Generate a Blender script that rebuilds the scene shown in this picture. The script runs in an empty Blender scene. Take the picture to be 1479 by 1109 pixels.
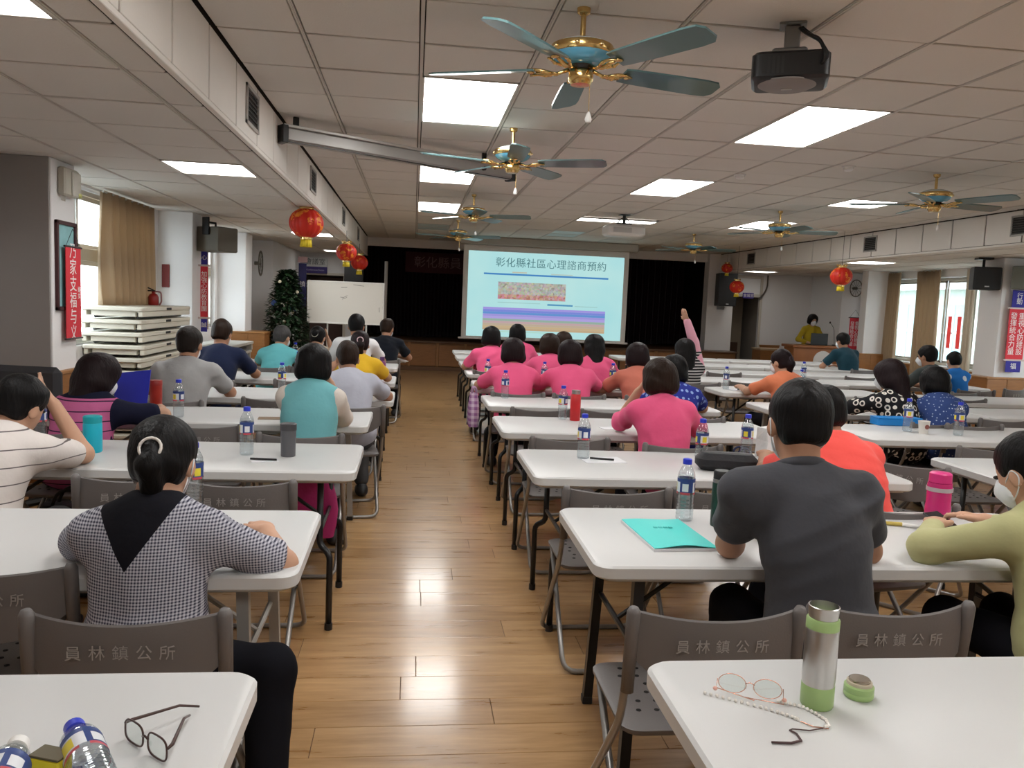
import bpy, math, random
import numpy as np
from mathutils import Matrix, Vector
random.seed(7)
S = bpy.context.scene
COL = S.collection
# ------------------------------------------------------------------ camera
CAMH = 1.50
def setup_camera():
    f, yaw, pit, rol = 1172.0, .1232, .0978, .0419
    fw = np.array([math.sin(yaw)*math.cos(pit), math.cos(yaw)*math.cos(pit), -math.sin(pit)])
    r = np.array([math.cos(yaw), -math.sin(yaw), 0.])
    dn = np.cross(fw, r)
    rr = r*math.cos(rol) - dn*math.sin(rol)
    dd = dn*math.cos(rol) + r*math.sin(rol)
    cam = bpy.data.cameras.new('camera'); cam.sensor_width = 36; cam.lens = 36*f/1479
    cam.clip_start = .05; cam.clip_end = 200
    o = bpy.data.objects.new('camera', cam); COL.objects.link(o)
    m = Matrix.Identity(4)
    for i in range(3):
        m[i][0] = rr[i]; m[i][1] = -dd[i]; m[i][2] = -fw[i]
    m[2][3] = CAMH
    o.matrix_world = m
    S.camera = o
setup_camera()
# ------------------------------------------------------------------ world, light, exposure
w = bpy.data.worlds.new('daylight'); S.world = w; w.use_nodes = True
nt = w.node_tree
bg = nt.nodes['Background']
bg.inputs[0].default_value = (.86, .93, 1, 1); bg.inputs[1].default_value = 5.0
PANEL = 8.0           # radiance of the fluorescent ceiling panels
S.view_settings.view_transform = 'Standard'; S.view_settings.look = 'None'
S.view_settings.gamma = 1; S.view_settings.use_curve_mapping = False
S.view_settings.exposure = 0.84
S.cycles.use_denoising = True
S.cycles.max_bounces = 8; S.cycles.transparent_max_bounces = 16
S.cycles.sample_clamp_indirect = 4
# ------------------------------------------------------------------ materials
M = {}
def mat(name, col=(.8,.8,.8), rough=.5, metal=0, spec=.5, bump=0, bscale=40, var=0, vscale=6, coat=0, trans=0, ior=1.45, alpha=1, emit=None, es=1, stretch=None, sheen=0):
    if name in M: return M[name]
    m = bpy.data.materials.new(name); m.use_nodes = True; M[name] = m
    n = m.node_tree.nodes; l = m.node_tree.links; b = n['Principled BSDF']
    b.inputs['Base Color'].default_value = (*col, 1); b.inputs['Roughness'].default_value = rough
    b.inputs['Metallic'].default_value = metal; b.inputs['Specular IOR Level'].default_value = spec
    b.inputs['Coat Weight'].default_value = coat; b.inputs['Transmission Weight'].default_value = trans
    b.inputs['IOR'].default_value = ior; b.inputs['Alpha'].default_value = alpha
    b.inputs['Sheen Weight'].default_value = sheen
    if emit: b.inputs['Emission Color'].default_value = (*emit, 1); b.inputs['Emission Strength'].default_value = es
    if bump or var:
        tc = n.new('ShaderNodeTexCoord'); src = tc.outputs['Object']
        if stretch:
            mp = n.new('ShaderNodeMapping'); mp.inputs['Scale'].default_value = stretch
            l.new(src, mp.inputs[0]); src = mp.outputs[0]
    if bump:
        t = n.new('ShaderNodeTexNoise'); t.inputs['Scale'].default_value = bscale; t.inputs['Detail'].default_value = 4
        l.new(src, t.inputs['Vector'])
        bp = n.new('ShaderNodeBump'); bp.inputs['Strength'].default_value = bump; bp.inputs['Distance'].default_value = .02
        l.new(t.outputs['Fac'], bp.inputs['Height']); l.new(bp.outputs[0], b.inputs['Normal'])
    if var:
        t = n.new('ShaderNodeTexNoise'); t.inputs['Scale'].default_value = vscale; t.inputs['Detail'].default_value = 3
        l.new(src, t.inputs['Vector'])
        mx = n.new('ShaderNodeMix'); mx.data_type = 'RGBA'
        mx.inputs['A'].default_value = (*[c*(1-var) for c in col], 1); mx.inputs['B'].default_value = (*[min(1, c*(1+var)) for c in col], 1)
        l.new(t.outputs['Fac'], mx.inputs['Factor']); l.new(mx.outputs['Result'], b.inputs['Base Color'])
    return m
def N(m): return m.node_tree.nodes, m.node_tree.links, m.node_tree.nodes['Principled BSDF']
def coords(m, sep=True):
    n, l, b = N(m); tc = n.new('ShaderNodeTexCoord')
    if not sep: return tc.outputs['Object']
    s = n.new('ShaderNodeSeparateXYZ'); l.new(tc.outputs['Object'], s.inputs[0]); return s.outputs
def mth(m, op, a, b2=None, c=None):
    n, l, _ = N(m); x = n.new('ShaderNodeMath'); x.operation = op
    for i, v in enumerate((a, b2, c)):
        if v is None: continue
        if hasattr(v, 'is_output'): l.new(v, x.inputs[i])
        else: x.inputs[i].default_value = v
    return x.outputs[0]
def mixc(m, fac, a, b2):
    n, l, _ = N(m); x = n.new('ShaderNodeMix'); x.data_type = 'RGBA'
    if hasattr(fac, 'is_output'): l.new(fac, x.inputs['Factor'])
    else: x.inputs['Factor'].default_value = fac
    for k, v in (('A', a), ('B', b2)):
        if hasattr(v, 'is_output'): l.new(v, x.inputs[k])
        else: x.inputs[k].default_value = (*v, 1)
    return x.outputs['Result']
def setcol(m, c): n, l, b = N(m); l.new(c, b.inputs['Base Color'])
def stripes(name, base, line, period, width, axis=2, offset=0, rough=.85):
    m = mat(name, base, rough, spec=.2, bump=.25, bscale=14); s = coords(m)
    x = mth(m, 'FRACT', mth(m, 'DIVIDE', mth(m, 'ADD', s[axis], offset+10*period), period))
    setcol(m, mixc(m, mth(m, 'LESS_THAN', x, width), base, line)); return m
def gingham(name, a, b, per):
    m = mat(name, a, .85, spec=.2, bump=.3, bscale=12); s = coords(m)
    fx = mth(m, 'LESS_THAN', mth(m, 'FRACT', mth(m, 'DIVIDE', mth(m, 'ADD', s[0], 5), per)), .5)
    fz = mth(m, 'LESS_THAN', mth(m, 'FRACT', mth(m, 'DIVIDE', mth(m, 'ADD', s[2], 5), per)), .5)
    f = mth(m, 'MULTIPLY', mth(m, 'ADD', fx, fz), .5)
    setcol(m, mixc(m, f, a, b)); return m
def spots(name, base, col, scale, lo, hi, rough=.85):
    m = mat(name, base, rough, spec=.2); n, l, b = N(m)
    v = n.new('ShaderNodeTexVoronoi'); v.inputs['Scale'].default_value = scale; v.inputs['Randomness'].default_value = .35
    l.new(coords(m, False), v.inputs['Vector'])
    d = v.outputs['Distance']
    f = mth(m, 'MULTIPLY', mth(m, 'GREATER_THAN', d, lo), mth(m, 'LESS_THAN', d, hi))
    setcol(m, mixc(m, f, base, col)); return m
# ------------------------------------------------------------------ objects
def tag(o, label=None, cat=None, group=None, kind=None):
    if label: o['label'] = label
    if cat: o['category'] = cat
    if group: o['group'] = group
    if kind: o['kind'] = kind
    return o
def thing(name, label, cat, loc=(0,0,0), rz=0, group=None):
    o = bpy.data.objects.new(name, None); COL.objects.link(o); o.empty_display_size = .1
    o.location = loc; o.rotation_euler = (0, 0, rz)
    return tag(o, label, cat, group)
def link(name, mesh, parent=None, loc=None, rot=None):
    o = bpy.data.objects.new(name, mesh); COL.objects.link(o)
    if parent: o.parent = parent
    if loc: o.location = loc
    if rot: o.rotation_euler = rot
    return o
def dup(o, parent=None, loc=None, rz=None, label=None):
    c = o.copy(); COL.objects.link(c)
    c.parent = parent
    if loc is not None: c.location = loc
    if rz is not None: c.rotation_euler = (0, 0, rz)
    if label: c['label'] = label
    for ch in list(o.children): dup(ch, c)
    return c
class MB:
    def __init__(s): s.v = []; s.f = []; s.m = []; s.i = 0
    def ring(s, rings, closed=True, caps=True, loop=False):
        n = len(rings[0]); b = len(s.v)
        for r in rings: s.v += [tuple(p) for p in r]
        K = len(rings)
        for k in range(K if loop else K-1):
            a = b+k*n; c = b+((k+1) % K)*n
            for j in range(n if closed else n-1):
                j2 = (j+1) % n
                s.f.append((a+j, a+j2, c+j2, c+j)); s.m.append(s.i)
        if caps and not loop:
            s.f.append(tuple(b+j for j in reversed(range(n)))); s.m.append(s.i)
            s.f.append(tuple(b+(K-1)*n+j for j in range(n))); s.m.append(s.i)
        return s
    def slab(s, out, z0, z1, b=0):
        """outline (x,y) list extruded in z with a chamfer b"""
        if b <= 0: return s.ring([[(x, y, z0) for x, y in out], [(x, y, z1) for x, y in out]])
        cx = sum(p[0] for p in out)/len(out); cy = sum(p[1] for p in out)/len(out)
        hx = max(abs(p[0]-cx) for p in out); hy = max(abs(p[1]-cy) for p in out)
        ins = [(cx+(x-cx)*(1-b/hx), cy+(y-cy)*(1-b/hy)) for x, y in out]
        return s.ring([[(x, y, z0) for x, y in ins], [(x, y, z0+b) for x, y in out], [(x, y, z1-b) for x, y in out], [(x, y, z1) for x, y in ins]])
    def box(s, x0, x1, y0, y1, z0, z1, b=0):
        if x1 < x0: x0, x1 = x1, x0
        if y1 < y0: y0, y1 = y1, y0
        if z1 < z0: z0, z1 = z1, z0
        b = min(b, .45*min(x1-x0, y1-y0, z1-z0))
        if b <= 0: o = [(x0,y0),(x1,y0),(x1,y1),(x0,y1)]
        else: o = [(x0+b,y0),(x1-b,y0),(x1,y0+b),(x1,y1-b),(x1-b,y1),(x0+b,y1),(x0,y1-b),(x0,y0+b)]
        return s.slab(o, z0, z1, b)
    def lathe(s, prof, n=24, c=(0,0,0), lobes=0, amp=0, caps=True):
        R = []
        for r, z in prof:
            row = []
            for j in range(n):
                t = 2*math.pi*j/n; q = r*(1-amp+amp*abs(math.cos(lobes*t/2))) if lobes else r
                row.append((c[0]+q*math.cos(t), c[1]+q*math.sin(t), c[2]+z))
            R.append(row)
        return s.ring(R, caps=caps)
    def tube(s, pts, r, n=8, closed=False, caps=True):
        pts = [Vector(p) for p in pts]; K = len(pts); rings = []; up = None
        for i, p in enumerate(pts):
            if closed: t = (pts[(i+1) % K]-pts[i-1])
            else: t = pts[min(i+1, K-1)]-pts[max(i-1, 0)]
            t.normalize()
            if up is None:
                up = Vector((0,0,1)) if abs(t.z) < .9 else Vector((1,0,0))
            a = up-t*up.dot(t)
            if a.length < 1e-4: a = t.orthogonal()
            a.normalize(); up = a; b = t.cross(a)
            rad = r[i] if isinstance(r, (list, tuple)) else r
            rings.append([p+(a*math.cos(2*math.pi*j/n)+b*math.sin(2*math.pi*j/n))*rad for j in range(n)])
        return s.ring(rings, caps=caps, loop=closed)
    def ell(s, c, r, n=12, m=8):
        return s.lathe2(c, r, n, m)
    def lathe2(s, c, r, n, m):
        R = []
        for i in range(m+1):
            a = -math.pi/2+math.pi*(i+.02*(i == 0)-.02*(i == m))/m
            R.append([(c[0]+r[0]*math.cos(a)*math.cos(2*math.pi*j/n), c[1]+r[1]*math.cos(a)*math.sin(2*math.pi*j/n), c[2]+r[2]*math.sin(a)) for j in range(n)])
        return s.ring(R)
    def mesh(s, name, mats, smooth=False):
        me = bpy.data.meshes.new(name); me.from_pydata([tuple(p) for p in s.v], [], s.f)
        for m in (mats if isinstance(mats, (list, tuple)) else [mats]): me.materials.append(m)
        if len(me.materials) > 1: me.polygons.foreach_set('material_index', s.m)
        if smooth:
            me.polygons.foreach_set('use_smooth', [True]*len(me.polygons))
            if smooth != 'all': me.set_sharp_from_angle(angle=math.radians(40))
        me.update(); return me
    def build(s, name, mats, parent=None, loc=None, smooth=False, rot=None):
        return link(name, s.mesh(name, mats, smooth), parent, loc, rot)
def rrect(w, d, r, n=5):
    o = []
    for cx, cy, a0 in ((w/2-r, d/2-r, 0), (-w/2+r, d/2-r, 90), (-w/2+r, -d/2+r, 180), (w/2-r, -d/2+r, 270)):
        for k in range(n+1):
            a = math.radians(a0+90*k/n); o.append((cx+r*math.cos(a), cy+r*math.sin(a)))
    return o
def bend(pts, r, n=4):
    """polyline with rounded corners"""
    P = [Vector(p) for p in pts]; out = [P[0]]
    for a, b, c in zip(P, P[1:], P[2:]):
        u = (a-b); v = (c-b); d = min(r, u.length*.45, v.length*.45); u.normalize(); v.normalize()
        p, q = b+u*d, b+v*d
        for k in range(n+1):
            t = k/n; out.append(p*(1-t)**2+b*2*t*(1-t)+q*t*t)
    return out+[P[-1]]
TXT = {}
def text_mesh(body, size, m, extrude=.0008, spacing=1.0, line=1.0):
    k = (body, size, m.name, extrude)
    if k in TXT: return TXT[k]
    c = bpy.data.curves.new('lettering', 'FONT'); c.body = body; c.size = size; c.extrude = extrude
    c.align_x = 'CENTER'; c.align_y = 'CENTER'; c.space_character = spacing; c.space_line = line; c.resolution_u = 2
    o = bpy.data.objects.new('lettering', c); COL.objects.link(o)
    dg = bpy.context.evaluated_depsgraph_get()
    me = bpy.data.meshes.new_from_object(o.evaluated_get(dg)); me.materials.clear(); me.materials.append(m)
    bpy.data.objects.remove(o); bpy.data.curves.remove(c)
    TXT[k] = me; return me
FACE_CAM = (math.pi/2, 0, 0)      # lettering that reads from the -Y side
# ================================================================== THE ROOM
HC, LC = 2.84, 2.44          # main ceiling, lower side ceilings
XL, XR = -1.055, 6.95        # faces of the two dropped bulkheads
WL, WR = -3.07, 9.30         # side walls
Y0, Y1 = -3.0, 18.30         # back wall (behind the camera), front wall
TX, TY = .61, .627           # ceiling grid
GY = 5.065                   # a grid line
wallm = mat('wall_paint', (.76,.745,.74), .75, spec=.25, bump=.05, bscale=60, var=.03, vscale=1.5)
tilem = mat('ceiling_tile', (.66,.625,.58), .9, spec=.15, bump=.12, bscale=90, var=.03, vscale=1.2)
barm = mat('ceiling_bar', (.60,.565,.52), .6, spec=.3)
gapm = mat('ceiling_void', (.05,.042,.035), .9, spec=.1)
panm = mat('bulkhead_panel', (.78,.74,.69), .7, spec=.2, bump=.04, bscale=50, var=.02)
oakm = mat('oak_panel', (.28,.12,.037), .4, bump=.08, bscale=30, var=.25, vscale=8, stretch=(1,1,6))
alum = mat('aluminium_frame', (.62,.60,.56), .4, metal=.6)
# ---- floor
fm = mat('oak_laminate', (.42,.235,.095), .3, spec=.5, coat=.55)
def floor_mat():
    n, l, b = N(fm); g = n.new('ShaderNodeNewGeometry'); oi = n.new('ShaderNodeObjectInfo')
    mp = n.new('ShaderNodeMapping'); mp.inputs['Scale'].default_value = (1.1, 9, 1); l.new(g.outputs['Position'], mp.inputs[0])
    t = n.new('ShaderNodeTexNoise'); t.inputs['Scale'].default_value = 2.2; t.inputs['Detail'].default_value = 6; t.inputs['Roughness'].default_value = .6
    l.new(mp.outputs[0], t.inputs['Vector'])
    r = n.new('ShaderNodeValToRGB'); e = r.color_ramp.elements
    e[0].position = .3; e[0].color = (.31,.165,.062,1); e[1].position = .72; e[1].color = (.53,.325,.15,1)
    f = mth(fm, 'ADD', t.outputs['Fac'], mth(fm, 'MULTIPLY', mth(fm, 'SUBTRACT', oi.outputs['Random'], .5), .16))
    l.new(f, r.inputs[0]); l.new(r.outputs[0], b.inputs['Base Color'])
    b.inputs['Coat Roughness'].default_value = .14
    l.new(mth(fm, 'ADD', mth(fm, 'MULTIPLY', t.outputs['Fac'], .2), .2), b.inputs['Roughness'])
floor_mat()
seamm = mat('floor_seam', (.12,.06,.025), .8)
fl = MB().box(WL-.1, WR+.1, Y0-.1, Y1+.1, -.06, -.004).build('floor', seamm); tag(fl, kind='structure')
PW, PL = .19, 1.215
plank_me = MB().box(-PL/2+.0012, PL/2-.0012, -PW/2+.0009, PW/2-.0009, -.006, 0, .0012).mesh('plank', fm)
cand = []
known = {3: .05, 2: -.01, 1: .33, 0: -.3}      # seams of the four nearest boards seen in the aisle
k0 = int(math.floor((Y0-2.57)/PW))
for k in range(k0, int((Y1-2.57)/PW)):
    yc = 2.57+PW*(k+.5)
    off = known.get(k, None)
    if off is None: off = random.uniform(0, PL)
    x = off-math.ceil((off-WL)/PL)*PL+PL/2
    while x-PL/2 < WR:
        cand.append((x, yc)); x += PL
def inview(x, y): return y > 1.9 and -.62*y-.3 < x-.124*y-0 < .66*y+.4
cand.sort(key=lambda p: (not inview(*p), p[0]**2+p[1]**2))
rest = MB()
for i, (x, y) in enumerate(cand):
    if i < 290 and y < 6.2 and inview(x, y): link('plank', plank_me, fl, (x, y, 0))
    else: rest.ring([[(max(x-PL/2+.0012, WL), y-PW/2+.0009, -.005), (min(x+PL/2-.0012, WR), y-PW/2+.0009, -.005), (min(x+PL/2-.0012, WR), y+PW/2-.0009, -.005), (max(x-PL/2+.0012, WL), y+PW/2-.0009, -.005)],
                     [(max(x-PL/2+.0012, WL), y-PW/2+.0009, 0), (min(x+PL/2-.0012, WR), y-PW/2+.0009, 0), (min(x+PL/2-.0012, WR), y+PW/2-.0009, 0), (max(x-PL/2+.0012, WL), y+PW/2-.0009, 0)]])
o = rest.build('planks', fm, fl); o['kind'] = 'stuff'
# ---- ceilings with tiles
LIGHTS = []                                         # (x0, x1, y0, y1, z, lit)
for ky in (-2, -1, 0, 1, 2):
    y = GY+5*TY*ky
    LIGHTS.append((0, TX, y, y+2*TY, HC, True))
    if ky < 2: LIGHTS.append((4*TX, 5*TX, y, y+2*TY, HC, True))
    if ky != 0: LIGHTS.append((8*TX, 9*TX, y+(TY if ky == 1 else 0), y+2*TY, HC, True))
LIGHTS.append((4*TX, 6*TX, GY+11.4*TY, GY+12.4*TY, HC, True))
LIGHTS.append((4*TX, 5*TX, GY+15*TY, GY+17*TY, HC, False))
LIGHTS.append((0, TX, GY+15*TY, GY+17*TY, HC, False))
for k in (-4, 2, 12, 19): LIGHTS.append((-1.89, -1.28, GY+k*TY, GY+(k+1)*TY, LC, True))
for k in (-4, 4, 12, 19): LIGHTS.append((7.25, 7.86, GY+k*TY, GY+(k+1)*TY, LC, True))
TM = {}
def tile_mesh(wx, wy):
    k = (round(wx, 3), round(wy, 3))
    if k not in TM:
        TM[k] = MB().box(-wx/2, wx/2, -wy/2, wy/2, 0, .014, .003).mesh('tile', tilem)
    return TM[k]
def ceiling(x0, x1, z, gx, nearY):
    c = MB().box(x0, x1, Y0, Y1+.02, z+.03, z+.12).build('ceiling', gapm); tag(c, kind='structure')
    rest = MB(); nt_ = 0
    xs = []
    k = math.floor((x0-gx)/TX)
    while gx+k*TX < x1: xs.append((max(gx+k*TX, x0), min(gx+(k+1)*TX, x1))); k += 1
    ys = []; k = math.floor((Y0-GY)/TY)
    while GY+k*TY < Y1: ys.append((max(GY+k*TY, Y0), min(GY+(k+1)*TY, Y1))); k += 1
    for a, b in xs:
        for y, y2 in ys:
            xc, yc = (a+b)/2, (y+y2)/2
            if any(L[4] == z and L[0]-.05 < xc < L[1]+.05 and L[2]-.05 < yc < L[3]+.05 for L in LIGHTS): continue
            gx_, gy_ = .030, .022
            if b-a < .06 or y2-y < .06: continue
            dz = random.uniform(-.0025, .0025)
            if 2.6 < yc < nearY and nt_ < 295:
                nt_ += 1
                link('tile', tile_mesh(b-a-gx_, y2-y-gy_), c, (xc, yc, z+dz), (random.uniform(-.004, .004), random.uniform(-.003, .003), 0))
            else: rest.box(a+gx_/2, b-gx_/2, y+gy_/2, y2-gy_/2, z+dz, z+.014)
    o = rest.build('tiles', tilem, c); o['kind'] = 'stuff'
    for a, b in xs[1:]:
        m = MB(); m.box(a-.009, a+.009, Y0, Y1, z+.0, z+.02); m.box(a-.004, a+.004, Y0, Y1, z-.005, z+.002); m.build('ceiling_bar', barm, c)
    return c
ceiling(XL, XR, HC, 0, 10.6)
ceiling(WL-.1, XL-.032, LC, -1.28, 10.6)
ceiling(XR+.032, WR+.1, LC, 7.25, 13)
tag(MB().box(WL-.4, WR+.4, Y0-.2, 22.5, HC+.13, HC+.30).build('roof_light_block', gapm), kind='structure')  # unseen slab added to stop sky light leaking in above the ceilings
# ---- bulkheads between high and low ceiling
def bulkhead(name, x, sgn, vents):
    base = MB().box(x-.012*sgn, x-.06*sgn, Y0, Y1, LC+.004, HC+.05).build(name, gapm); tag(base, kind='structure')
    k = 0; y = 3.107-TY*10
    while y < Y1:
        a, b = max(y, Y0), min(y+TY, Y1)
        if b-a > .08: MB().box(x, x-.03*sgn, a+.011, b-.011, LC+.022, HC-.012, .003).build('panel', panm, base)
        y += TY
    MB().box(x+.006*sgn, x-.028*sgn, Y0, Y1, LC-.010, LC+.016, .003).build('corner_bead', panm, base)
    for i, (ya, yb) in enumerate(vents):
        v = thing('air_vent', 'slatted grey air vent in the %s bulkhead, %s from the camera' % ('left' if sgn > 0 else 'right', ['nearest', 'second', 'third', 'fourth'][i]), 'vent', (x, (ya+yb)/2, 2.655), 0, 'bulkhead air vents')
        hw, hh = (yb-ya)/2, .12
        m = MB(); 
        for (p, q, r, s_) in ((-hw, hw, -hh, -hh+.022), (-hw, hw, hh-.022, hh), (-hw, -hw+.022, -hh, hh), (hw-.022, hw, -hh, hh)): m.box(0, .014*sgn, p, q, r, s_, .002)
        m.build('frame', mat('vent_frame', (.42,.40,.38), .5), v)
        MB().box(-.001, .002*sgn, -hw+.02, hw-.02, -hh+.02, hh-.02).build('backing', mat('vent_dark', (.03,.028,.026), .8), v)
        for j in range(7):
            z = -hh+.035+j*.028
            MB().ring([[(.002*sgn, -hw+.02, z), (.012*sgn, -hw+.02, z-.008), (.013*sgn, -hw+.02, z-.006), (.003*sgn, -hw+.02, z+.002)], [(.002*sgn, hw-.02, z), (.012*sgn, hw-.02, z-.008), (.013*sgn, hw-.02, z-.006), (.003*sgn, hw-.02, z+.002)]]).build('slat', mat('vent_slat', (.12,.115,.11), .5), v)
bulkhead('trim_1', XL, 1, [(5.24, 5.62), (8.32, 8.76), (11.9, 12.3), (15, 15.4)])
bulkhead('trim_2', XR, -1, [(8.55, 8.93), (11.74, 12.1), (16.2, 16.6)])
# ---- walls
def wall(name, *boxes, m=wallm):
    b = MB()
    for q in boxes: b.box(*q)
    return tag(b.build(name, m), kind='structure')
wall('wall_back', (WL-.2, WR+.2, Y0-.15, Y0, 0, HC+.14))
SILL_L, TOP_L = .95, 2.42
winL = [(7.1, 10.05), (10.75, 13.1)]
def sidewall(name, x, sgn, wins, sill, top):
    b = []; y = Y0; tp = HC+.14
    for a, c in wins: b.append((x, x+.2*sgn, y, a, 0, tp)); b.append((x, x+.2*sgn, a, c, 0, sill)); b.append((x, x+.2*sgn, a, c, top, tp)); y = c
    b.append((x, x+.2*sgn, y, Y1+.15, 0, tp))
    return wall(name, *b)
sidewall('wall_left', WL, -1, winL, SILL_L, TOP_L)
winR = [(7.2, 10.0), (11.9, 15.1)]
sidewall('wall_right', WR, 1, winR, .72, 2.30)
# pillars
for nm, q in (('pillar_1', (WL-.05, -2.69, 6.47, 6.90, 0, LC)), ('pillar_2', (WL-.05, -2.67, 10.28, 10.74, 0, LC)), ('pillar_3', (WL-.05, -2.64, 13.25, 13.75, 0, LC)),
              ('pillar_4', (8.20, WR+.05, 10.60, 11.05, 0, LC)), ('pillar_5', (8.76, 9.20, 15.0, 15.22, 0, LC))):
    tag(MB().box(*q, .006).build(nm, wallm), kind='structure')
# wood wainscots: each board its own piece
def wains(name, x0, x1, y0, y1, z1, face):
    b = tag(MB().box(x0, x1, y0, y1, .0, z1-.03).build(name, oakm), kind='structure')
    MB().box(x0-.012, x1+.012, y0-.012, y1+.012, z1-.03, z1, .006).build('cap_rail', mat('oak_rail', (.32,.15,.05), .35, var=.2, vscale=10), b)
    if face == 'y':
        n = max(1, round((x1-x0)/.3))
        for i in range(n):
            a = x0+(x1-x0)*i/n; c = x0+(x1-x0)*(i+1)/n
            MB().box(a+.004, c-.004, y0-.008, y0, .09, z1-.035, .003).build('board', oakm, b)
    else:
        s = 1 if face == 'x' else -1; n = max(1, round((y1-y0)/.4))
        for i in range(n):
            a = y0+(y1-y0)*i/n; c = y0+(y1-y0)*(i+1)/n; xx = x1 if s > 0 else x0
            MB().box(xx, xx+.008*s, a+.004, c-.004, .09, z1-.035, .003).build('board', oakm, b)
tag(MB().box(WL-.05, -2.70, 6.455, 6.47, .85, LC-.002, .002).build('pillar_shade_slab', mat('pillar_shade_grey', (.30,.275,.265), .7, var=.03)), kind='structure')  # added slab; its darker grey paints in the pillar's unlit front face
wains('trim_3', WL-.04, -2.66, 6.44, 6.93, .85, 'y')
wains('trim_4', WL, WL+.03, Y0, 6.42, .85, 'x')
wains('trim_5', WL-.04, -2.33, 13.2, 13.8, .90, 'y')
wains('trim_6', 8.07, WR, 10.55, 11.07, .76, 'y')
wains('trim_7', 8.60, 9.22, 14.95, 15.25, .83, 'y')
wains('trim_8', WR-.03, WR, 11.1, 14.9, .70, '-x')
wains('trim_9', WL, WL+.03, 6.95, 10.2, .80, 'x')
# ---- windows
glass = mat('window_glass', (1,1,1), .02)
def thin_glass(m, tint, fac, rough=.03):
    n, l, b = N(m); out = n['Material Output']
    t = n.new('ShaderNodeBsdfTransparent'); t.inputs[0].default_value = (*tint, 1)
    g = n.new('ShaderNodeBsdfGlossy'); g.inputs['Roughness'].default_value = rough
    mx = n.new('ShaderNodeMixShader'); lw = n.new('ShaderNodeLayerWeight'); lw.inputs[0].default_value = .25
    f = mth(m, 'ADD', mth(m, 'MULTIPLY', lw.outputs['Facing'], fac), fac*.35)
    l.new(f, mx.inputs[0]); l.new(t.outputs[0], mx.inputs[1]); l.new(g.outputs[0], mx.inputs[2]); l.new(mx.outputs[0], out.inputs[0])
thin_glass(glass, (.95,.98,.97), .2)
wn = 0
def window(x, y0, y1, z0, z1, n, transom=None):
    global wn; wn += 1
    r = MB()
    for q in ((y0, y1, z0, z0+.05), (y0, y1, z1-.05, z1), (y0, y0+.05, z0, z1), (y1-.05, y1, z0, z1)): r.box(x-.05, x+.05, q[0], q[1], q[2], q[3], .004)
    o = tag(r.build('window_%d' % wn, alum), kind='structure')
    zs = [z0+.05]+([transom-.06, transom+.06] if transom else [])+[z1-.05]
    if transom: MB().box(x-.055, x+.055, y0+.05, y1-.05, transom-.06, transom+.06, .005).build('transom_bar', mat('transom', (.45,.40,.31), .5), o)
    for zi in range(0, len(zs), 2):
        a0, a1 = zs[zi], zs[zi+1]
        for i in range(n):
            a = y0+.05+(y1-y0-.1)*i/n; b = y0+.05+(y1-y0-.1)*(i+1)/n; xx = x+(.012 if i % 2 else -.012)
            s = MB()
            for q in ((a, b, a0, a0+.04), (a, b, a1-.04, a1), (a, a+.04, a0, a1), (b-.04, b, a0, a1)): s.box(xx-.012, xx+.012, *q, .003)
            s.build('sash', alum, o)
            MB().box(xx-.003, xx+.003, a+.038, b-.038, a0+.038, a1-.038).build('pane', glass, o)
    return o
for a, c in winL: window(WL-.1, a+.02, c-.02, SILL_L+.01, TOP_L-.02, 3, 1.80)
for a, c in winR: window(WR+.1, a+.02, c-.02, .73, 2.29, 4)
# ---- curtains
def curtain(label, p0, p1, z0, z1, m, folds=8, depth=.05, gather=None):
    p0 = np.array(p0); p1 = np.array(p1); d = p1-p0; L = np.linalg.norm(d); d /= L; nrm = np.array([-d[1], d[0]])
    o = thing('curtain', label, 'curtain', (p0[0], p0[1], 0)); nn = folds*8; rows = 9; R = []
    for side in (0, 1):
        grid = []
        for r in range(rows):
            t = r/(rows-1); z = z1+(z0-z1)*t; row = []
            for i in range(nn+1):
                u = i/nn; a = depth*(.55+.45*t)*math.sin(u*folds*2*math.pi+.5*math.sin(3*t+u*5)); uu = u*L
                if gather: uu = gather*L+(u-gather)*L*(1-.45*math.sin(math.pi*min(1, t*1.0))*(t**.5))
                p = d*uu+nrm*(a+.006*side)
                row.append((p[0], p[1], z+.02*math.sin(u*9)*(t == 1)))
            grid.append(row)
        R.append(grid)
    m_ = MB(); n1 = nn+1
    for r in range(rows): m_.v += R[0][r]
    for r in range(rows): m_.v += R[1][r]
    off = rows*n1
    for r in range(rows-1):
        for i in range(nn):
            a = r*n1+i; m_.f.append((a, a+1, a+n1+1, a+n1)); m_.f.append((off+a, off+a+n1, off+a+n1+1, off+a+1)); m_.m += [0, 0]
    for i in range(nn):
        b = (rows-1)*n1+i; m_.f.append((b, b+1, off+b+1, off+b)); m_.f.append((i+1, i, off+i, off+i+1)); m_.m += [0, 0]
    m_.build('cloth', m, o, smooth='all')
    MB().tube([(0, 0, z1+.0), (d[0]*L, d[1]*L, z1+.0)], .012, 8).build('rail', alum, o)
    return o
cur = mat('curtain_beige', (.47,.36,.25), .9, spec=.1, bump=.1, bscale=80)
def translucent(m, f, col):
    n, l, b = N(m); t = n.new('ShaderNodeBsdfTranslucent'); t.inputs[0].default_value = (*col, 1); mx = n.new('ShaderNodeMixShader'); mx.inputs[0].default_value = f
    l.new(b.outputs[0], mx.inputs[1]); l.new(t.outputs[0], mx.inputs[2]); l.new(mx.outputs[0], n['Material Output'].inputs[0])
translucent(cur, .35, (.55,.42,.28))
curtain('beige pleated curtain bunched beside the left window above the stacked folded tables', (WL+.09, 8.30), (WL+.09, 9.75), 1.30, 2.41, cur, 8, .07)
curtain('narrow beige curtain at the far left window beside the hanging red slogan banner', (WL+.1, 10.85), (WL+.12, 12.1), .95, 2.41, cur, 5, .05)
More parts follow.
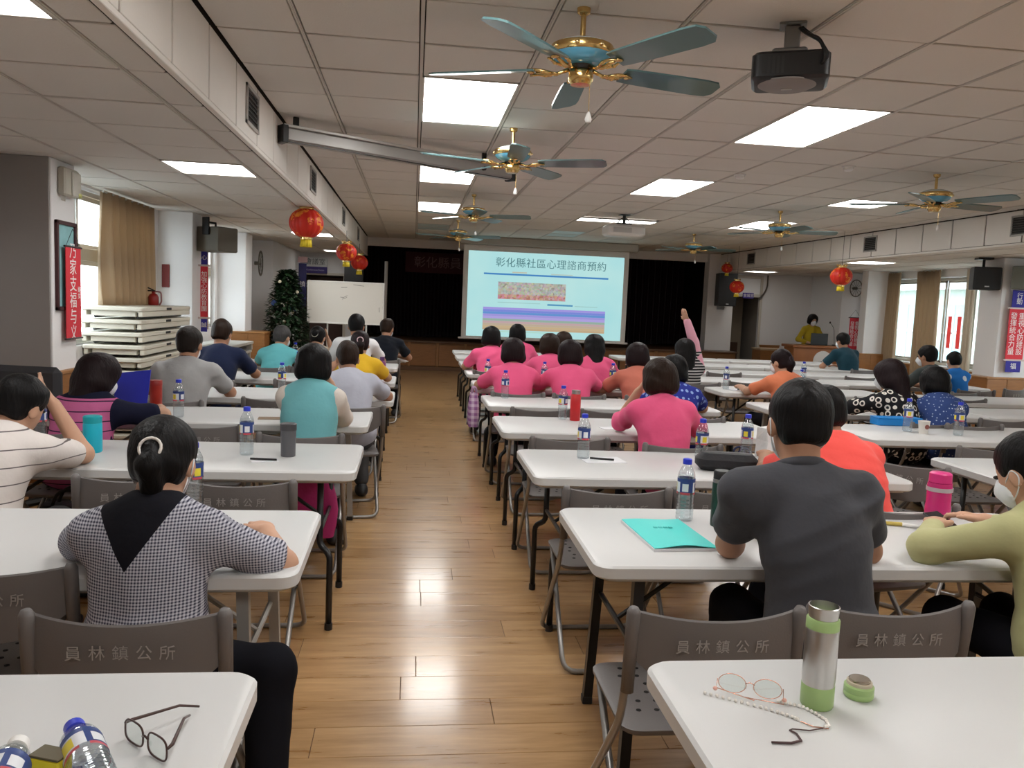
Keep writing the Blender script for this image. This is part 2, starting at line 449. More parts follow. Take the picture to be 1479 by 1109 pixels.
curtain('beige curtain right of the lectern next to the white pillar', (WR-.1, 15.05), (WR-.1, 14.62), .35, 2.41, cur, 6, .05)
curtain('wide beige curtain in the middle of the right window', (WR-.1, 14.12), (WR-.1, 13.42), .35, 2.41, cur, 6, .05)
curtain('thin pale curtain near the sash at the right window', (WR-.1, 12.75), (WR-.1, 12.5), .5, 2.41, mat('curtain_pale', (.60,.53,.42), .9, bump=.1, bscale=80), 3, .04)
# ---- front wall with stage opening
Z1 = HC+.14
SX0, SX1 = -1.25, 6.70
wall('wall_front', (WL-.2, -2.62, Y1, Y1+.15, 0, LC+.05), (-2.62, SX0, Y1, Y1+.15, 1.98, LC+.05), (-1.55, SX0, Y1, Y1+.15, 0, 1.98), (SX0, SX1, Y1, Y1+.15, 2.66, Z1),
     (SX1, 7.32, Y1-.15, Y1+.15, 0, Z1), (7.32, 8.06, Y1, Y1+.15, 1.97, Z1), (8.06, WR+.2, Y1, Y1+.15, 0, Z1), (-2.8, XL, Y1-.01, Y1, LC, Z1), m=wallm)
blk = mat('stage_black', (.010,.008,.008), .9, spec=.1)
wall('wall_stage', (SX0-.1, SX1+.1, 22.3, 22.4, 0, 3.2), (SX0-.15, SX0, Y1+.15, 22.3, 0, 3.2), (SX1, SX1+.15, Y1+.15, 22.3, 0, 3.2), (SX0-.1, SX1+.1, Y1+.15, 22.3, 3.1, 3.2), m=blk)
# corridor behind left doorway and side room at right
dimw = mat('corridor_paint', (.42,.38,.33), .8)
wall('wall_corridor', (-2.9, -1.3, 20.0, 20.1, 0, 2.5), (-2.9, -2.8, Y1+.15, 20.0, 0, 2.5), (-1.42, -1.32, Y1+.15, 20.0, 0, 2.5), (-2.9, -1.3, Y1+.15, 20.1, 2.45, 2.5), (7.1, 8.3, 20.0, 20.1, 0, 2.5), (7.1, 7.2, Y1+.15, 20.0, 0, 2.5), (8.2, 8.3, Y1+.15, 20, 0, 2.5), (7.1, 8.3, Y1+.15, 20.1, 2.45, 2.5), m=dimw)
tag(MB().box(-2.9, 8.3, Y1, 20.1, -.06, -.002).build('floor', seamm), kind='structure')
# stage platform
st = tag(MB().box(SX0-.05, 7.25, 17.62, 22.3, 0, .60).build('stage_platform', mat('stage_side', (.20,.09,.03), .5)), kind='structure')
MB().box(SX0-.08, 7.28, 17.56, 22.3, .60, .64, .006).build('stage_top', mat('stage_deck', (.10,.05,.025), .35, var=.2), st)
n = 12
for i in range(n):
    a = SX0-.05+(7.3)*i/n; b = SX0-.05+7.3*(i+1)/n
    MB().box(a+.03, b-.03, 17.59, 17.62, .10, .56, .006).build('panel', oakm, st)
    MB().box(a-.028, a+.028, 17.585, 17.62, .0, .60, .004).build('stile', mat('oak_stile', (.30,.135,.045), .4, var=.2), st)
MB().box(SX0-.05, 7.25, 17.57, 17.62, 0, .09, .004).build('plinth', mat('plinth', (.13,.06,.025), .5), st)
for x0, x1, lab in ((-1.2, 1.6, 'dark maroon stage curtain hanging behind the whiteboard'), (4.2, 6.6, 'dark maroon stage curtain hanging right of the projection screen')):
    curtain(lab, (x0, 19.6), (x1, 19.6), .66, 3.0, mat('velvet', (.011,.004,.006), .95, spec=.1, sheen=.1), 16, .07)
curtain('black stage curtain far back behind the projection screen', (1.5, 20.4), (4.4, 20.4), .66, 3.0, mat('velvet_black', (.006,.004,.005), .95, spec=.1), 14, .07)
b = thing('stage_banner', 'dark red banner with dim characters above the stage left of the screen', 'banner', (.52, 18.7, 2.35))
MB().box(-.75, 4.3, 0, .012, -.22, .24, .003).build('cloth', mat('banner_maroon', (.045,.010,.014), .9), b)
link('lettering', text_mesh('彰化縣員', .27, mat('banner_text_dim', (.16,.10,.105), .8)), b, (-.02, -.004, 0), FACE_CAM)
# ================================================================== FIXTURES
lit = mat('light_diffuser_lit', (1,1,1), .5, emit=(1,.995,.975), es=PANEL)
litdim = mat('light_diffuser_dim', (1,1,1), .5, emit=(1,.985,.95), es=PANEL*.35)
unlit = mat('light_diffuser_off', (.50,.60,.60), .3, spec=.6)
whitem = mat('white_plastic', (.78,.77,.75), .4)
black = mat('black_plastic', (.012,.012,.013), .4)
blackmetal = mat('black_metal', (.008,.008,.009), .35, spec=.5)
gold = mat('polished_brass', (.72,.50,.20), .22, metal=1)
ORD = ['nearest', 'second', 'third', 'fourth', 'fifth', 'sixth', 'seventh', 'eighth', 'ninth', 'tenth', 'eleventh']
cnt = {}
for (x0, x1, y0, y1, z, on) in sorted(LIGHTS, key=lambda L: L[2]):
    side = 'left side ceiling' if x0 < -1 else 'right side ceiling' if x0 > 7 else ['left', 'middle', 'right'][0 if x0 < 1 else 1 if x0 < 4 else 2]+' column of the main ceiling'
    if y1 > 2.8: k = cnt.get(side, 0); cnt[side] = k+1; od = ORD[k]
    else: od = 'overhead behind the camera' if y0 > -1 else 'farthest behind the camera'
    L = thing('ceiling_light', '%s square fluorescent ceiling light, %s, %s' % ('glowing white' if on else 'switched-off bluish', od, side), 'ceiling light', ((x0+x1)/2, (y0+y1)/2, z), 0, 'ceiling lights')
    hx, hy = (x1-x0)/2-.008, (y1-y0)/2-.008
    m = MB()
    for q in ((-hx, hx, -hy, -hy+.014), (-hx, hx, hy-.014, hy), (-hx, -hx+.014, -hy, hy), (hx-.014, hx, -hy, hy)): m.box(q[0], q[1], q[2], q[3], -.003, .022, .001)
    m.build('frame', barm, L)
    ny = 2 if hy > .5 else 1; nx = 2 if hx > .5 else 1
    for i in range(ny):
        for j in range(nx):
            a = -hy+.012+(2*hy-.024)*i/ny; b = -hy+.012+(2*hy-.024)*(i+1)/ny
            c = -hx+.012+(2*hx-.024)*j/nx; d = -hx+.012+(2*hx-.024)*(j+1)/nx
            MB().box(c+.003, d-.003, a+.004, b-.004, .004, .012).build('diffuser', (litdim if z == LC and y0 > 16 else lit) if on else unlit, L)
    if ny == 2: MB().box(-hx+.012, hx-.012, -.007, .007, -.002, .010).build('divider', barm, L)
# ---- ceiling fans
blade_m = mat('fan_blade', (.085,.16,.165), .28, spec=.5, var=.2, vscale=3, coat=.3)
blue_m = mat('fan_blue', (.10,.36,.55), .15, spec=.6, coat=.5)
white_m = mat('fan_white', (.60,.66,.66), .2, coat=.4)
FANZ = -.20
def make_fan(label, loc, rot):
    F = thing('ceiling_fan', label, 'ceiling fan', loc, rot, 'ceiling fans'); F.scale = (1.05,)*3
    MB().lathe([(.001, 0), (.03, 0), (.028, -.02), (.014, -.03), (.001, -.03)], 20).build('canopy', gold, F, smooth=True)
    MB().lathe([(.001, -.03), (.012, -.03), (.012, -.135), (.001, -.135)], 12).build('downrod', gold, F, smooth=True)
    z = -.13
    MB().lathe([(.02, z), (.07, z-.004), (.11, z-.018), (.132, z-.030)], 32).build('motor_top', white_m, F, smooth=True)
    MB().lathe([(.10, z-.029), (.134, z-.030), (.137, z-.036), (.137, z-.062), (.133, z-.068), (.10, z-.069)], 32).build('motor_band', gold, F, smooth=True)
    for k in range(8):
        a = k*math.pi/4+.2
        MB().ell((.136*math.cos(a), .136*math.sin(a), z-.049), (.012, .012, .010), 8, 5).build('rosette', mat('brass_bright', (.85,.66,.33), .18, metal=1), F, smooth='all')
    MB().lathe([(.09, z-.066), (.131, z-.068), (.118, z-.086), (.095, z-.100), (.06, z-.110), (.02, z-.112)], 32).build('motor_bowl', blue_m, F, smooth=True)
    MB().lathe([(.001, z-.108), (.055, z-.110), (.05, z-.128), (.001, z-.130)], 20).build('motor_neck', blackmetal, F, smooth=True)
    MB().lathe([(.02, z-.124), (.045, z-.128), (.054, z-.14), (.054, z-.172), (.046, z-.182), (.042, z-.190), (.001, z-.192)], 24).build('switch_housing', gold, F, smooth=True)
    zb = z-.125
    bl = MB(); out = [(.20, -.052), (.24, -.058), (.40, -.064), (.60, -.068), (.665, -.062), (.69, -.035), (.69, .035), (.665, .062), (.60, .068), (.40, .064), (.24, .058), (.20, .052)]
    tilt = math.radians(-13)
    R = []
    for dz in (0, .008): R.append([(x, y*math.cos(tilt)-dz*math.sin(tilt), y*math.sin(tilt)+dz*math.cos(tilt)) for x, y in out])
    bl.ring(R); blm = bl.mesh('blade', blade_m)
    br = MB()
    br.tube([(.05, 0, .004), (.10, 0, -.012), (.15, 0, -.012), (.20, 0, -.004)], [.010, .008, .009, .007], 8)
    for sy in (-1, 1):
        br.tube([(.12, 0, -.010), (.135, .022*sy, -.012), (.165, .036*sy, -.008), (.20, .032*sy, .002*sy-.003), (.235, .026*sy, .006*sy-.004)], [.005, .007, .008, .007, .005], 6)
        br.ell((.165, .034*sy, -.010), (.012, .010, .008), 6, 4)
        br.tube([(.10, .0, -.012), (.108, .016*sy, -.014), (.124, .018*sy, -.014)], .005, 6)
    br.ell((.225, 0, -.005), (.018, .022, .006), 8, 4)
    brm = br.mesh('bracket', gold, 'all')
    for k in range(5):
        b = link('blade', blm, F, (0, 0, zb), (0, 0, k*2*math.pi/5)); link('bracket', brm, b)
    MB().tube([(.035, -.02, z-.19), (.036, -.021, z-.30)], .0018, 5).build('pull_chain', gold, F)
    MB().lathe([(.001, 0), (.006, -.004), (.012, -.022), (.016, -.034), (.012, -.046), (.001, -.05)], 12, (.036, -.021, z-.30)).build('pull_knob', whitem, F, smooth=True)
    return F
A = make_fan('nearest ceiling fan with teal blades and brass motor, top centre over the aisle', (.72, 3.75, HC), math.radians(14))
for lab, x, y, a in (('second teal bladed ceiling fan over the middle tables, behind the nearest one', .715, 6.33, -20), ('third ceiling fan in the left column, its blade overlapping a ceiling light', .70, 10.29, -14),
                     ('farthest ceiling fan of the left column just before the stage', .68, 13.6, -18), ('ceiling fan at the right edge above the right bulkhead vents, blades seen edge on', 4.70, 7.05, 8),
                     ('middle ceiling fan of the right column half covering a light', 4.66, 10.17, -14), ('farthest ceiling fan of the right column near the red lanterns', 4.77, 13.76, -10)):
    dup(A, None, (x, y, HC), math.radians(a), lab)
# ---- red lanterns
def lantern_mat():
    m = mat('lantern_red', (.62,.03,.012), .45, spec=.4, emit=(.6,.02,.005), es=0)
    n, l, b = N(m); v = n.new('ShaderNodeTexVoronoi'); v.inputs['Scale'].default_value = 9; l.new(coords(m, False), v.inputs['Vector'])
    t = n.new('ShaderNodeTexNoise'); t.inputs['Scale'].default_value = 22; l.new(coords(m, False), t.inputs['Vector'])
    f = mth(m, 'MULTIPLY', mth(m, 'LESS_THAN', v.outputs['Distance'], .42), mth(m, 'GREATER_THAN', t.outputs['Fac'], .5))
    setcol(m, mixc(m, mth(m, 'MULTIPLY', f, .75), (.60,.025,.012), (.85,.30,.03))); return m
lanm = lantern_mat(); yel = mat('lantern_yellow', (.80,.62,.03), .6)
def make_lantern(label, loc, r, top):
    L = thing('red_lantern', label, 'lantern', loc, random.uniform(0, 6), 'hanging red lanterns')
    prof = [(r*math.cos(a)*1.0, r*.88*math.sin(a)) for a in [math.radians(x) for x in range(-68, 69, 8)]]
    MB().lathe(prof, 96, (0,0,0), 16, .055).build('shade', lanm, L, smooth='all')
    MB().lathe([(r*.2, r*.78), (r*.42, r*.80), (r*.42, r*.98), (r*.36, r*1.0), (r*.2, r*1.0)], 20).build('top_cap', gold, L, smooth=True)
    for k in range(6): MB().ell((r*.4*math.cos(k*1.047), r*.4*math.sin(k*1.047), r*1.02), (r*.10, r*.10, r*.09), 8, 5).build('cap_bead', gold, L, smooth='all')
    MB().lathe([(r*.2, -r*.95), (r*.36, -r*.95), (r*.36, -r*.80), (r*.2, -r*.78)], 20).build('bottom_cap', gold, L, smooth=True)
    MB().lathe([(r*.15, -r*1.36), (r*.36, -r*1.38), (r*.31, -r*.92), (r*.15, -r*.92)], 40, (0,0,0), 12, .18).build('tassel', yel, L, smooth='all')
    MB().tube([(0, 0, r*1.0), (0, 0, top-loc[2])], .003, 5).build('cord', blackmetal, L)
    return L
make_lantern('large red lantern with gold pattern hanging from the left bulkhead, nearest one', (-1.17, 9.0, 2.27), .183, LC)
make_lantern('second red lantern under the left bulkhead, behind the large one', (-1.0, 12.1, 2.15), .15, HC if False else LC+.02)
make_lantern('third red lantern under the left bulkhead, partly hidden and darkest', (-1.0, 14.9, 2.13), .155, LC+.02)
make_lantern('red lantern hanging before the right white wall near the lectern', (6.56, 12.0, 2.145), .165, HC)
make_lantern('small red lantern beside the black speaker right of the stage', (6.35, 15.6, 2.03), .145, HC)
make_lantern('upper dim red lantern above the black speaker right of the stage', (6.75, 17.2, 2.48), .12, HC)
# ---- projectors
def frame_boxes(m, hx, hy, z0, z1, t): 
    for q in ((-hx, hx, -hy, -hy+t), (-hx, hx, hy-t, hy), (-hx, -hx+t, -hy, hy), (hx-t, hx, -hy, hy)): m.box(q[0], q[1], q[2], q[3], z0, z1, .002)
P = thing('projector', 'black ceiling projector on a short mount at top right', 'projector', (1.70, 3.72, HC), math.radians(-24))
MB().box(-.06, .06, -.05, .05, -.012, 0, .003).build('ceiling_plate', mat('grey_metal', (.20,.195,.19), .4, metal=.5), P)
m = MB(); m.box(-.035, .035, -.03, .03, -.12, -.01, .006); m.box(-.085, .07, -.055, .055, -.145, -.115, .008); m.build('mount_arm', M['grey_metal'], P)
MB().slab(rrect(.34, .26, .035), -.275, -.15, .014).build('body', black, P, smooth=True)
MB().lathe([(.001, -.293), (.10, -.290), (.13, -.276), (.13, -.27)], 32, (-.01, -.01, 0)).build('base_cover', mat('projector_grey', (.22,.20,.195), .5), P, smooth=True)
MB().lathe([(.001, 0), (.036, 0), (.04, .03), (.032, .034), (.001, .03)], 20).build('lens', mat('lens_glass', (.03,.03,.04), .08, spec=1), P, (.09, .13, -.21), smooth=True, rot=(-math.pi/2, 0, 0))
for k in range(5): MB().box(-.12+k*.02, -.108+k*.02, -.1315, -.128, -.25, -.175).build('vent_slot', mat('slot', (.03,.03,.03), .7), P)
for k, (dx, dz) in enumerate(((0, 0), (.012, .01), (-.008, .015))):
    MB().tube(bend([(.03+dx, -.02, -.02), (.06+dx, -.06, -.06), (.12, -.14, -.11-dz), (.15+dx, -.15, -.19), (.13, -.13, -.22)], .04), .0055, 6).build('cable', blackmetal, P, smooth='all')
MB().box(-.035, .015, -.02, -.005, -.296, -.292, .001).build('badge', mat('grey_print', (.45,.44,.43), .6), P)
P = thing('projector', 'white ceiling projector hanging in front of the screen', 'projector', (2.94, 11.5, HC), math.radians(4))
MB().box(-.07, .07, -.07, .07, -.012, 0, .003).build('ceiling_plate', black, P)
m = MB(); m.tube([(0, 0, 0), (0, 0, -.13)], .025, 10); m.box(-.1, .1, -.06, .06, -.15, -.125, .004)
for s_ in (-1, 1): m.tube([(.03*s_, 0, -.05), (.11*s_, .02, -.14)], .008, 6)
m.build('mount_arm', black, P)
MB().slab(rrect(.56, .42, .10), -.31, -.155, .03).build('body', mat('projector_white', (.62,.60,.57), .4), P, smooth=True)
MB().lathe([(.001, 0), (.05, 0), (.055, .03), (.001, .025)], 20).build('lens', M['lens_glass'], P, (.12, .21, -.23), smooth=True, rot=(-math.pi/2, 0, 0))
MB().box(-.22, .05, -.213, -.209, -.27, -.20, .001).build('port_panel', mat('port_grey', (.45,.44,.42), .5), P)
# smoke detectors
for x, y, lab in ((3.09, 7.7, 'small white smoke detector on the ceiling near the middle light'), (3.78, 6.94, 'white smoke detector on the ceiling right of the brightest right light')):
    D = thing('smoke_detector', lab, 'smoke detector', (x, y, HC), 0, 'smoke detectors')
    MB().lathe([(.001, .0), (.055, 0), (.055, -.012), (.001, -.012)], 20).build('base', whitem, D, smooth=True)
    MB().lathe([(.04, -.01), (.042, -.03), (.03, -.042), (.001, -.045)], 20).build('sensor_head', whitem, D, smooth=True)
# ---- long rolled-up screen case under the ceiling
sa, sb = np.array([-1.03, 6.40]), np.array([.86, 7.62]); d = sb-sa; ln = float(np.linalg.norm(d)); an = math.atan2(d[1], d[0])
C = thing('screen_case', 'long grey metal case of a rolled-up screen slung diagonally under the ceiling', 'screen case', (sa[0], sa[1], 0), an)
MB().box(0, ln, -.05, .05, HC-.20, HC-.085, .02).build('case', mat('case_grey', (.34,.325,.31), .35, metal=.3), C)
MB().box(0, ln, -.056, -.045, HC-.092, HC-.072, .003).build('case_lip', mat('case_lip', (.52,.50,.48), .3, metal=.4), C)
MB().box(.0, ln, -.052, -.044, HC-.203, HC-.196).build('slot', blackmetal, C)
for x in (0, ln-.03): MB().box(x-.01, x+.04, -.058, .058, HC-.21, HC-.075, .006).build('end_cap', black, C)
for x in (.1, ln-.35): MB().box(x, x+.04, -.01, .01, HC-.09, HC-.001).build('hanger', black, C)
MB().tube([(ln-.38, -.06, HC-.15), (ln-.38, -.085, HC-.15)], .018, 10).build('pull_ring', blackmetal, C)
# ---- projection screen with slide
SYY = 16.55
PS = thing('projection_screen', 'large white projection screen showing a pale blue slide in front of the stage', 'projection screen', (2.66, SYY, 0))
MB().box(-1.78, 1.90, -.06, .06, HC-.17, HC, .02).build('case', mat('screen_case_beige', (.40,.38,.34), .5), PS)
MB().box(-1.70, 1.72, -.004, .004, .80, HC-.18).build('fabric', mat('screen_border', (.62,.60,.57), .8), PS)
MB().box(-1.76, 1.78, -.018, .018, .765, .802, .008).build('bottom_bar', mat('screen_bar', (.60,.58,.56), .4), PS)
ES = .46
def slide(col, es=ES):
    k = 'slide_%02d%02d%02d' % tuple(int(c*99) for c in col)
    return mat(k, (0,0,0), 1, spec=0, emit=col, es=es)
img = slide((.55,.90,.90)); n_, l_, b_ = N(img)
sl = MB().box(-1.60, 1.62, -.0075, -.004, .83, 2.55).build('slide', img, PS)
tn = n_.new('ShaderNodeTexNoise'); tn.inputs['Scale'].default_value = 1.2; l_.new(coords(img, False), tn.inputs['Vector'])
l_.new(mixc(img, tn.outputs['Fac'], (.40,.82,.88), (.66,.95,.90)), b_.inputs['Emission Color'])
def band(x0, x1, z0, z1, col, nm='slide_bar', e=ES): return MB().box(x0, x1, -.010, -.0072, z0, z1).build(nm, slide(col, e), sl)
link('slide_title', text_mesh('彰化縣社區心理諮商預約', .205, slide((.10,.24,.26)), .0005, 1.05), sl, (.10, -.0085, 2.33), FACE_CAM)
band(-1.28, 1.30, 2.085, 2.12, (.08,.28,.62)); band(-.70, -.40, 2.135, 2.16, (.60,.62,.50)); band(.10, .55, 2.13, 2.15, (.55,.68,.60))
ph = mat('slide_photo', (0,0,0), 1, spec=0, emit=(.6,.5,.4), es=ES); n_, l_, b_ = N(ph)
v = n_.new('ShaderNodeTexVoronoi'); v.inputs['Scale'].default_value = 26; l_.new(coords(ph, False), v.inputs['Vector'])
sx = coords(ph); zf = mth(ph, 'LESS_THAN', sx[2], 1.70); hs = n_.new('ShaderNodeHueSaturation'); hs.inputs['Saturation'].default_value = .5; hs.inputs['Value'].default_value = .75; l_.new(v.outputs['Color'], hs.inputs['Color'])
l_.new(mixc(ph, .5, hs.outputs[0], mixc(ph, zf, (.55,.52,.42), (.75,.22,.15))), b_.inputs['Emission Color'])
MB().box(-.98, .42, -.010, -.0072, 1.60, 1.95).build('slide_photo', ph, sl)
band(.05, .58, 1.50, 1.535, (.12,.36,.60)); band(-.98, -.1, 1.525, 1.54, (.42,.68,.66)); band(.62, 1.1, 1.50, 1.515, (.42,.68,.66))
cols = [(.42,.36,.86), (.24,.30,.80), (.16,.34,.74), (.42,.36,.82), (.50,.42,.86), (.36,.50,.42), (.62,.44,.45), (.60,.48,.36), (.66,.50,.30), (.62,.46,.28)]
for i, c in enumerate(cols):
    z = 1.43-i*.046; band(-1.27, 1.27, z-.045, z, c)
band(-1.0, .2, .93, .945, (.52,.78,.62))
# ---- loudspeakers
def speaker(label, loc, rz, w, d, hh, tilt=0, front=None, grille=True):
    K = thing('loudspeaker', label, 'speaker', loc, rz, 'wall speakers')
    MB().slab([(-w/2, -d/2), (w/2, -d/2), (w/2*.8, d/2), (-w/2*.8, d/2)], -hh/2, hh/2, .012).build('cabinet', front or black, K)
    MB().box(-w/2+.02, w/2-.02, -d/2-.006, -d/2, -hh/2+.02, hh/2-.02, .003).build('grille', mat('grille_black', (.018,.018,.019), .7, bump=.4, bscale=300), K)
    MB().box(-.03, .03, -d/2-.009, -d/2-.005, -hh/2+.04, -hh/2+.055).build('badge', mat('badge', (.6,.6,.6), .4), K)
    return K
K = speaker('dark grey speaker bracketed on the left pillar above the slogan banner', (-2.46, 10.52, 2.14), math.radians(152), .42, .30, .30, front=mat('speaker_grey', (.13,.115,.09), .55))
m = MB(); m.box(-.05, .05, .16, .18, .05, .26, .003); m.tube([(0, .12, .20), (0, 0, .20), (0, 0, .15)], .014, 8); m.build('bracket', blackmetal, K)
K = speaker('black box speaker hung from the ceiling beside the right window', (8.02, 10.75, 2.14), math.radians(-18), .36, .28, .32)
m = MB(); m.tube([(0, .05, .15), (0, .05, .28)], .02, 8); m.box(-.1, .1, -.04, .14, .27, .30, .003); m.build('bracket', blackmetal, K)
K = speaker('grey speaker side of the right edge on the white pillar', (8.44, 10.42, 2.16), math.radians(30), .40, .30, .32, front=mat('speaker_greygreen', (.17,.18,.155), .55))
K = speaker('tall black speaker on the white pillar right of the stage', (7.02, 17.92, 2.03), math.radians(0), .42, .36, .74)
m = MB(); m.box(-.08, .08, .17, .23, -.45, -.3, .005); m.tube([(0, .2, -.42), (0, -.02, -.39)], .015, 8); m.build('bracket', mat('bracket_grey', (.3,.3,.3), .5), K)
K = speaker('black speaker above the whiteboard at the left of the stage', (-1.30, 17.9, 2.05), 0, .40, .36, .72)
# ---- left side wall items
B = thing('junction_box', 'beige plastic box mounted high on the left pillar', 'wall box', (-2.69, 6.71, 2.29))
MB().box(0, .06, -.13, .13, -.11, .10, .012).build('case', mat('beige_plastic', (.50,.47,.40), .5), B)
MB().box(.055, .075, -.02, .13, -.11, .08, .01).build('cover', mat('beige_plastic2', (.58,.555,.49), .5), B)
MB().ell((.07, .10, -.09), (.02, .03, .02), 8, 6).build('indicator_lamp', mat('lamp_green', (.55,.56,.20), .4), B, smooth='all')
m = MB(); 
for k in range(4): m.tube([(.02, -.10+k*.02, -.11), (.02, -.10+k*.02, -.15)], .004, 5)
m.build('cable', mat('beige_cable', (.5,.47,.42), .6), B)
F = thing('picture_frame', 'dark wooden framed notice on the left pillar behind the red banner', 'picture frame', (-2.69, 6.70, 1.65))
m = MB()
for q in ((-.18, .18, -.34, -.31), (-.18, .18, .31, .34), (-.18, -.15, -.34, .34), (.15, .18, -.34, .34)): m.box(0, .025, *q, .004)
m.build('frame', mat('frame_maroon', (.06,.012,.015), .4), F)
MB().box(.002, .008, -.15, .15, -.31, .31).build('print', mat('print_teal', (.25,.48,.50), .6, var=.3, vscale=8), F)
redc = mat('banner_red', (.62,.035,.05), .8, bump=.1, bscale=8)
navy = mat('banner_blue', (.035,.03,.26), .8); whit = mat('banner_white', (.80,.76,.75), .8)
def banner_x(label, x, y, z0, z1, wdt, cols, side=1, size=.1):
    B = thing('hanging_banner', label, 'banner', (x, y, 0), 0, 'slogan banners')
    MB().box(0, .006*side, -wdt/2, wdt/2, z0, z1, .001).build('cloth', redc, B)
    for z in (z0, z1): MB().tube([(.004*side, -wdt/2-.02, z), (.004*side, wdt/2+.02, z)], .008, 8).build('rod', mat('rod_dark', (.05,.03,.03), .5), B)
    MB().tube([(.006*side, -wdt/2, z1), (.002*side, 0, z1+.14), (.006*side, wdt/2, z1)], .002, 4).build('cord', blackmetal, B)
    for (yy, s, sz) in cols: link('lettering', text_mesh('\n'.join(s), sz, whit, line=.98), B, (.0065*side, yy, (z0+z1)/2), (math.pi/2, 0, math.pi/2*side))
    return B
banner_x('red cloth banner with white characters hanging on the left pillar', -2.655, 6.76, 1.09, 1.80, .28, [(-.01, '乃家支福与义', .13), (.10, '婦女', .05)])
def banner_y(label, x, y, z0, z1, wdt, top, cols, bot, sz, zt=.17, zb=.16):
    B = thing('hanging_banner', label, 'banner', (x, y, 0), 0, 'slogan banners')
    MB().box(-wdt/2, wdt/2, -.006, 0, z0+zb+.02, z1-zt-.02, .001).build('red_cloth', redc, B)
    MB().box(-wdt/2*.85, wdt/2*.85, -.005, 0, z1-zt, z1, .001).build('top_cloth', navy, B)
    MB().box(-wdt/2*.85, wdt/2*.85, -.005, 0, z0, z0+zb, .001).build('bottom_cloth', navy, B)
    for z in (z0+zb+.01, z1-zt-.01): MB().box(-wdt/2-.03, wdt/2+.03, -.012, 0, z-.012, z+.012, .003).build('rod', mat('rod_pale', (.55,.45,.42), .5), B)
    for s, xx, zz, q in [(top, 0, z1-zt/2, sz*.9), (bot, 0, z0+zb/2, sz*.9)]+[(c, xx, (z0+zb+z1-zt)/2, sz) for xx, c in cols]:
        link('lettering', text_mesh('\n'.join(s), q, whit, line=.95 if len(s) > 2 else .8), B, (xx, -.0068, zz), FACE_CAM)
    return B
banner_y('blue and red slogan banner hanging on the right pillar by the window', 8.43, 10.53, .84, 1.99, .27, '行動', [(.062, '重視心防建設'), (-.062, '發揮統合力量')], '福', .105, .24)
banner_y('narrow red and blue banner hanging on the second left pillar under the speaker', -2.60, 10.55, 1.0, 2.0, .09, '心', [(0, '加強心防教育團')], '誠', .075)
# wall plaque, extinguisher
q = tag(MB().box(-3.022, -2.935, 10.262, 10.28, 1.53, 1.805, .004).build('red_plaque', mat('plaque_red', (.17,.012,.010), .5)), 'small dark red vertical plaque on the second left pillar above the extinguisher', 'plaque')
X = thing('fire_extinguisher', 'red fire extinguisher on top of the stacked folded tables', 'fire extinguisher', (-2.86, 9.42, 1.3255))
MB().lathe([(.001, -.0), (.05, .0), (.055, .01), (.055, .09), (.04, .12), (.018, .13), (.018, .15), (.001, .15)], 20).build('cylinder', mat('extinguisher_red', (.30,.015,.012), .3), X, smooth=True)
m = MB(); m.box(-.06, .02, -.012, .012, .15, .165, .003); m.tube([(-.06, 0, .19), (0, 0, .165)], .007, 6); m.build('handle', black, X)
MB().tube(bend([(.015, 0, .15), (.08, 0, .15), (.085, 0, .04), (.06, 0, .0)], .03), .009, 6).build('hose', mat('hose_pinkgrey', (.30,.14,.14), .5), X, smooth='all')
# stacked folded tables
topm = mat('table_white', (.60,.60,.595), .38, spec=.5, bump=.03, bscale=400)
creamt = mat('folded_table_cream', (.70,.66,.56), .45)
for i in range(11):
    z = .0+i*.1205
    T = thing('folded_table', 'cream folding table lying folded by the left window, %s in the stack' % (['lowest', 'second from the bottom', 'third from the bottom', 'fourth from the bottom', 'fifth from the bottom', 'middle one', 'fifth from the top', 'fourth from the top', 'third from the top', 'second from the top', 'topmost'][i]), 'folded table', (-2.80+random.uniform(-.02, .02), 8.78+random.uniform(-.03, .03), z), random.uniform(-.015, .015), 'stacked folded tables')
    MB().slab(rrect(.56, 1.62, .03, 3), .08, .1205, .008).build('tabletop', creamt, T)
    for s_ in (-1, 1): MB().box(-.20, .20, s_*.77, s_*.72, .03, .08, .004).build('end_rail', creamt, T)
    for s_ in (-1, 1): MB().box(s_*.27, s_*.23, -.79, .79, .03, .08, .004).build('side_rail', creamt, T)
    for s_ in (-1, 1): MB().tube(bend([(-.19, s_*.7, .02), (-.19, 0, .02), (.19, 0, .02), (.19, s_*.7, .02)], .05), .013, 6).build('leg', mat('leg_darkgrey', (.06,.06,.06), .4), T)
    MB().box(.278, .283, -.09, .07, .088, .112, .002).build('grip_slot', mat('slot_dark', (.02,.02,.02), .7), T)
for i in range(6):
    z = i*.13
    T = thing('folded_table', 'grey folded table in the farther stack behind the navy shirted man, level %s' % ['one lowest', 'two', 'three', 'four', 'five', 'six topmost'][i], 'folded table', (-2.72, 11.9, z), random.uniform(-.03, .03), 'farther stack of folded tables')
    MB().slab(rrect(.6, 1.7, .03, 3), .09, .13, .006).build('tabletop', mat('folded_table_grey', (.42,.40,.36), .5), T)
    for s_ in (-1, 1): MB().tube(bend([(-.2, s_*.75, .03), (-.2, 0, .03), (.2, 0, .03), (.2, s_*.75, .03)], .05), .016, 6).build('leg', M['leg_darkgrey'], T)
    for s_ in (-1, 1): MB().box(-.28, .28, s_*.84, s_*.78, .0, .09, .004).build('end_rail', M['folded_table_grey'], T)
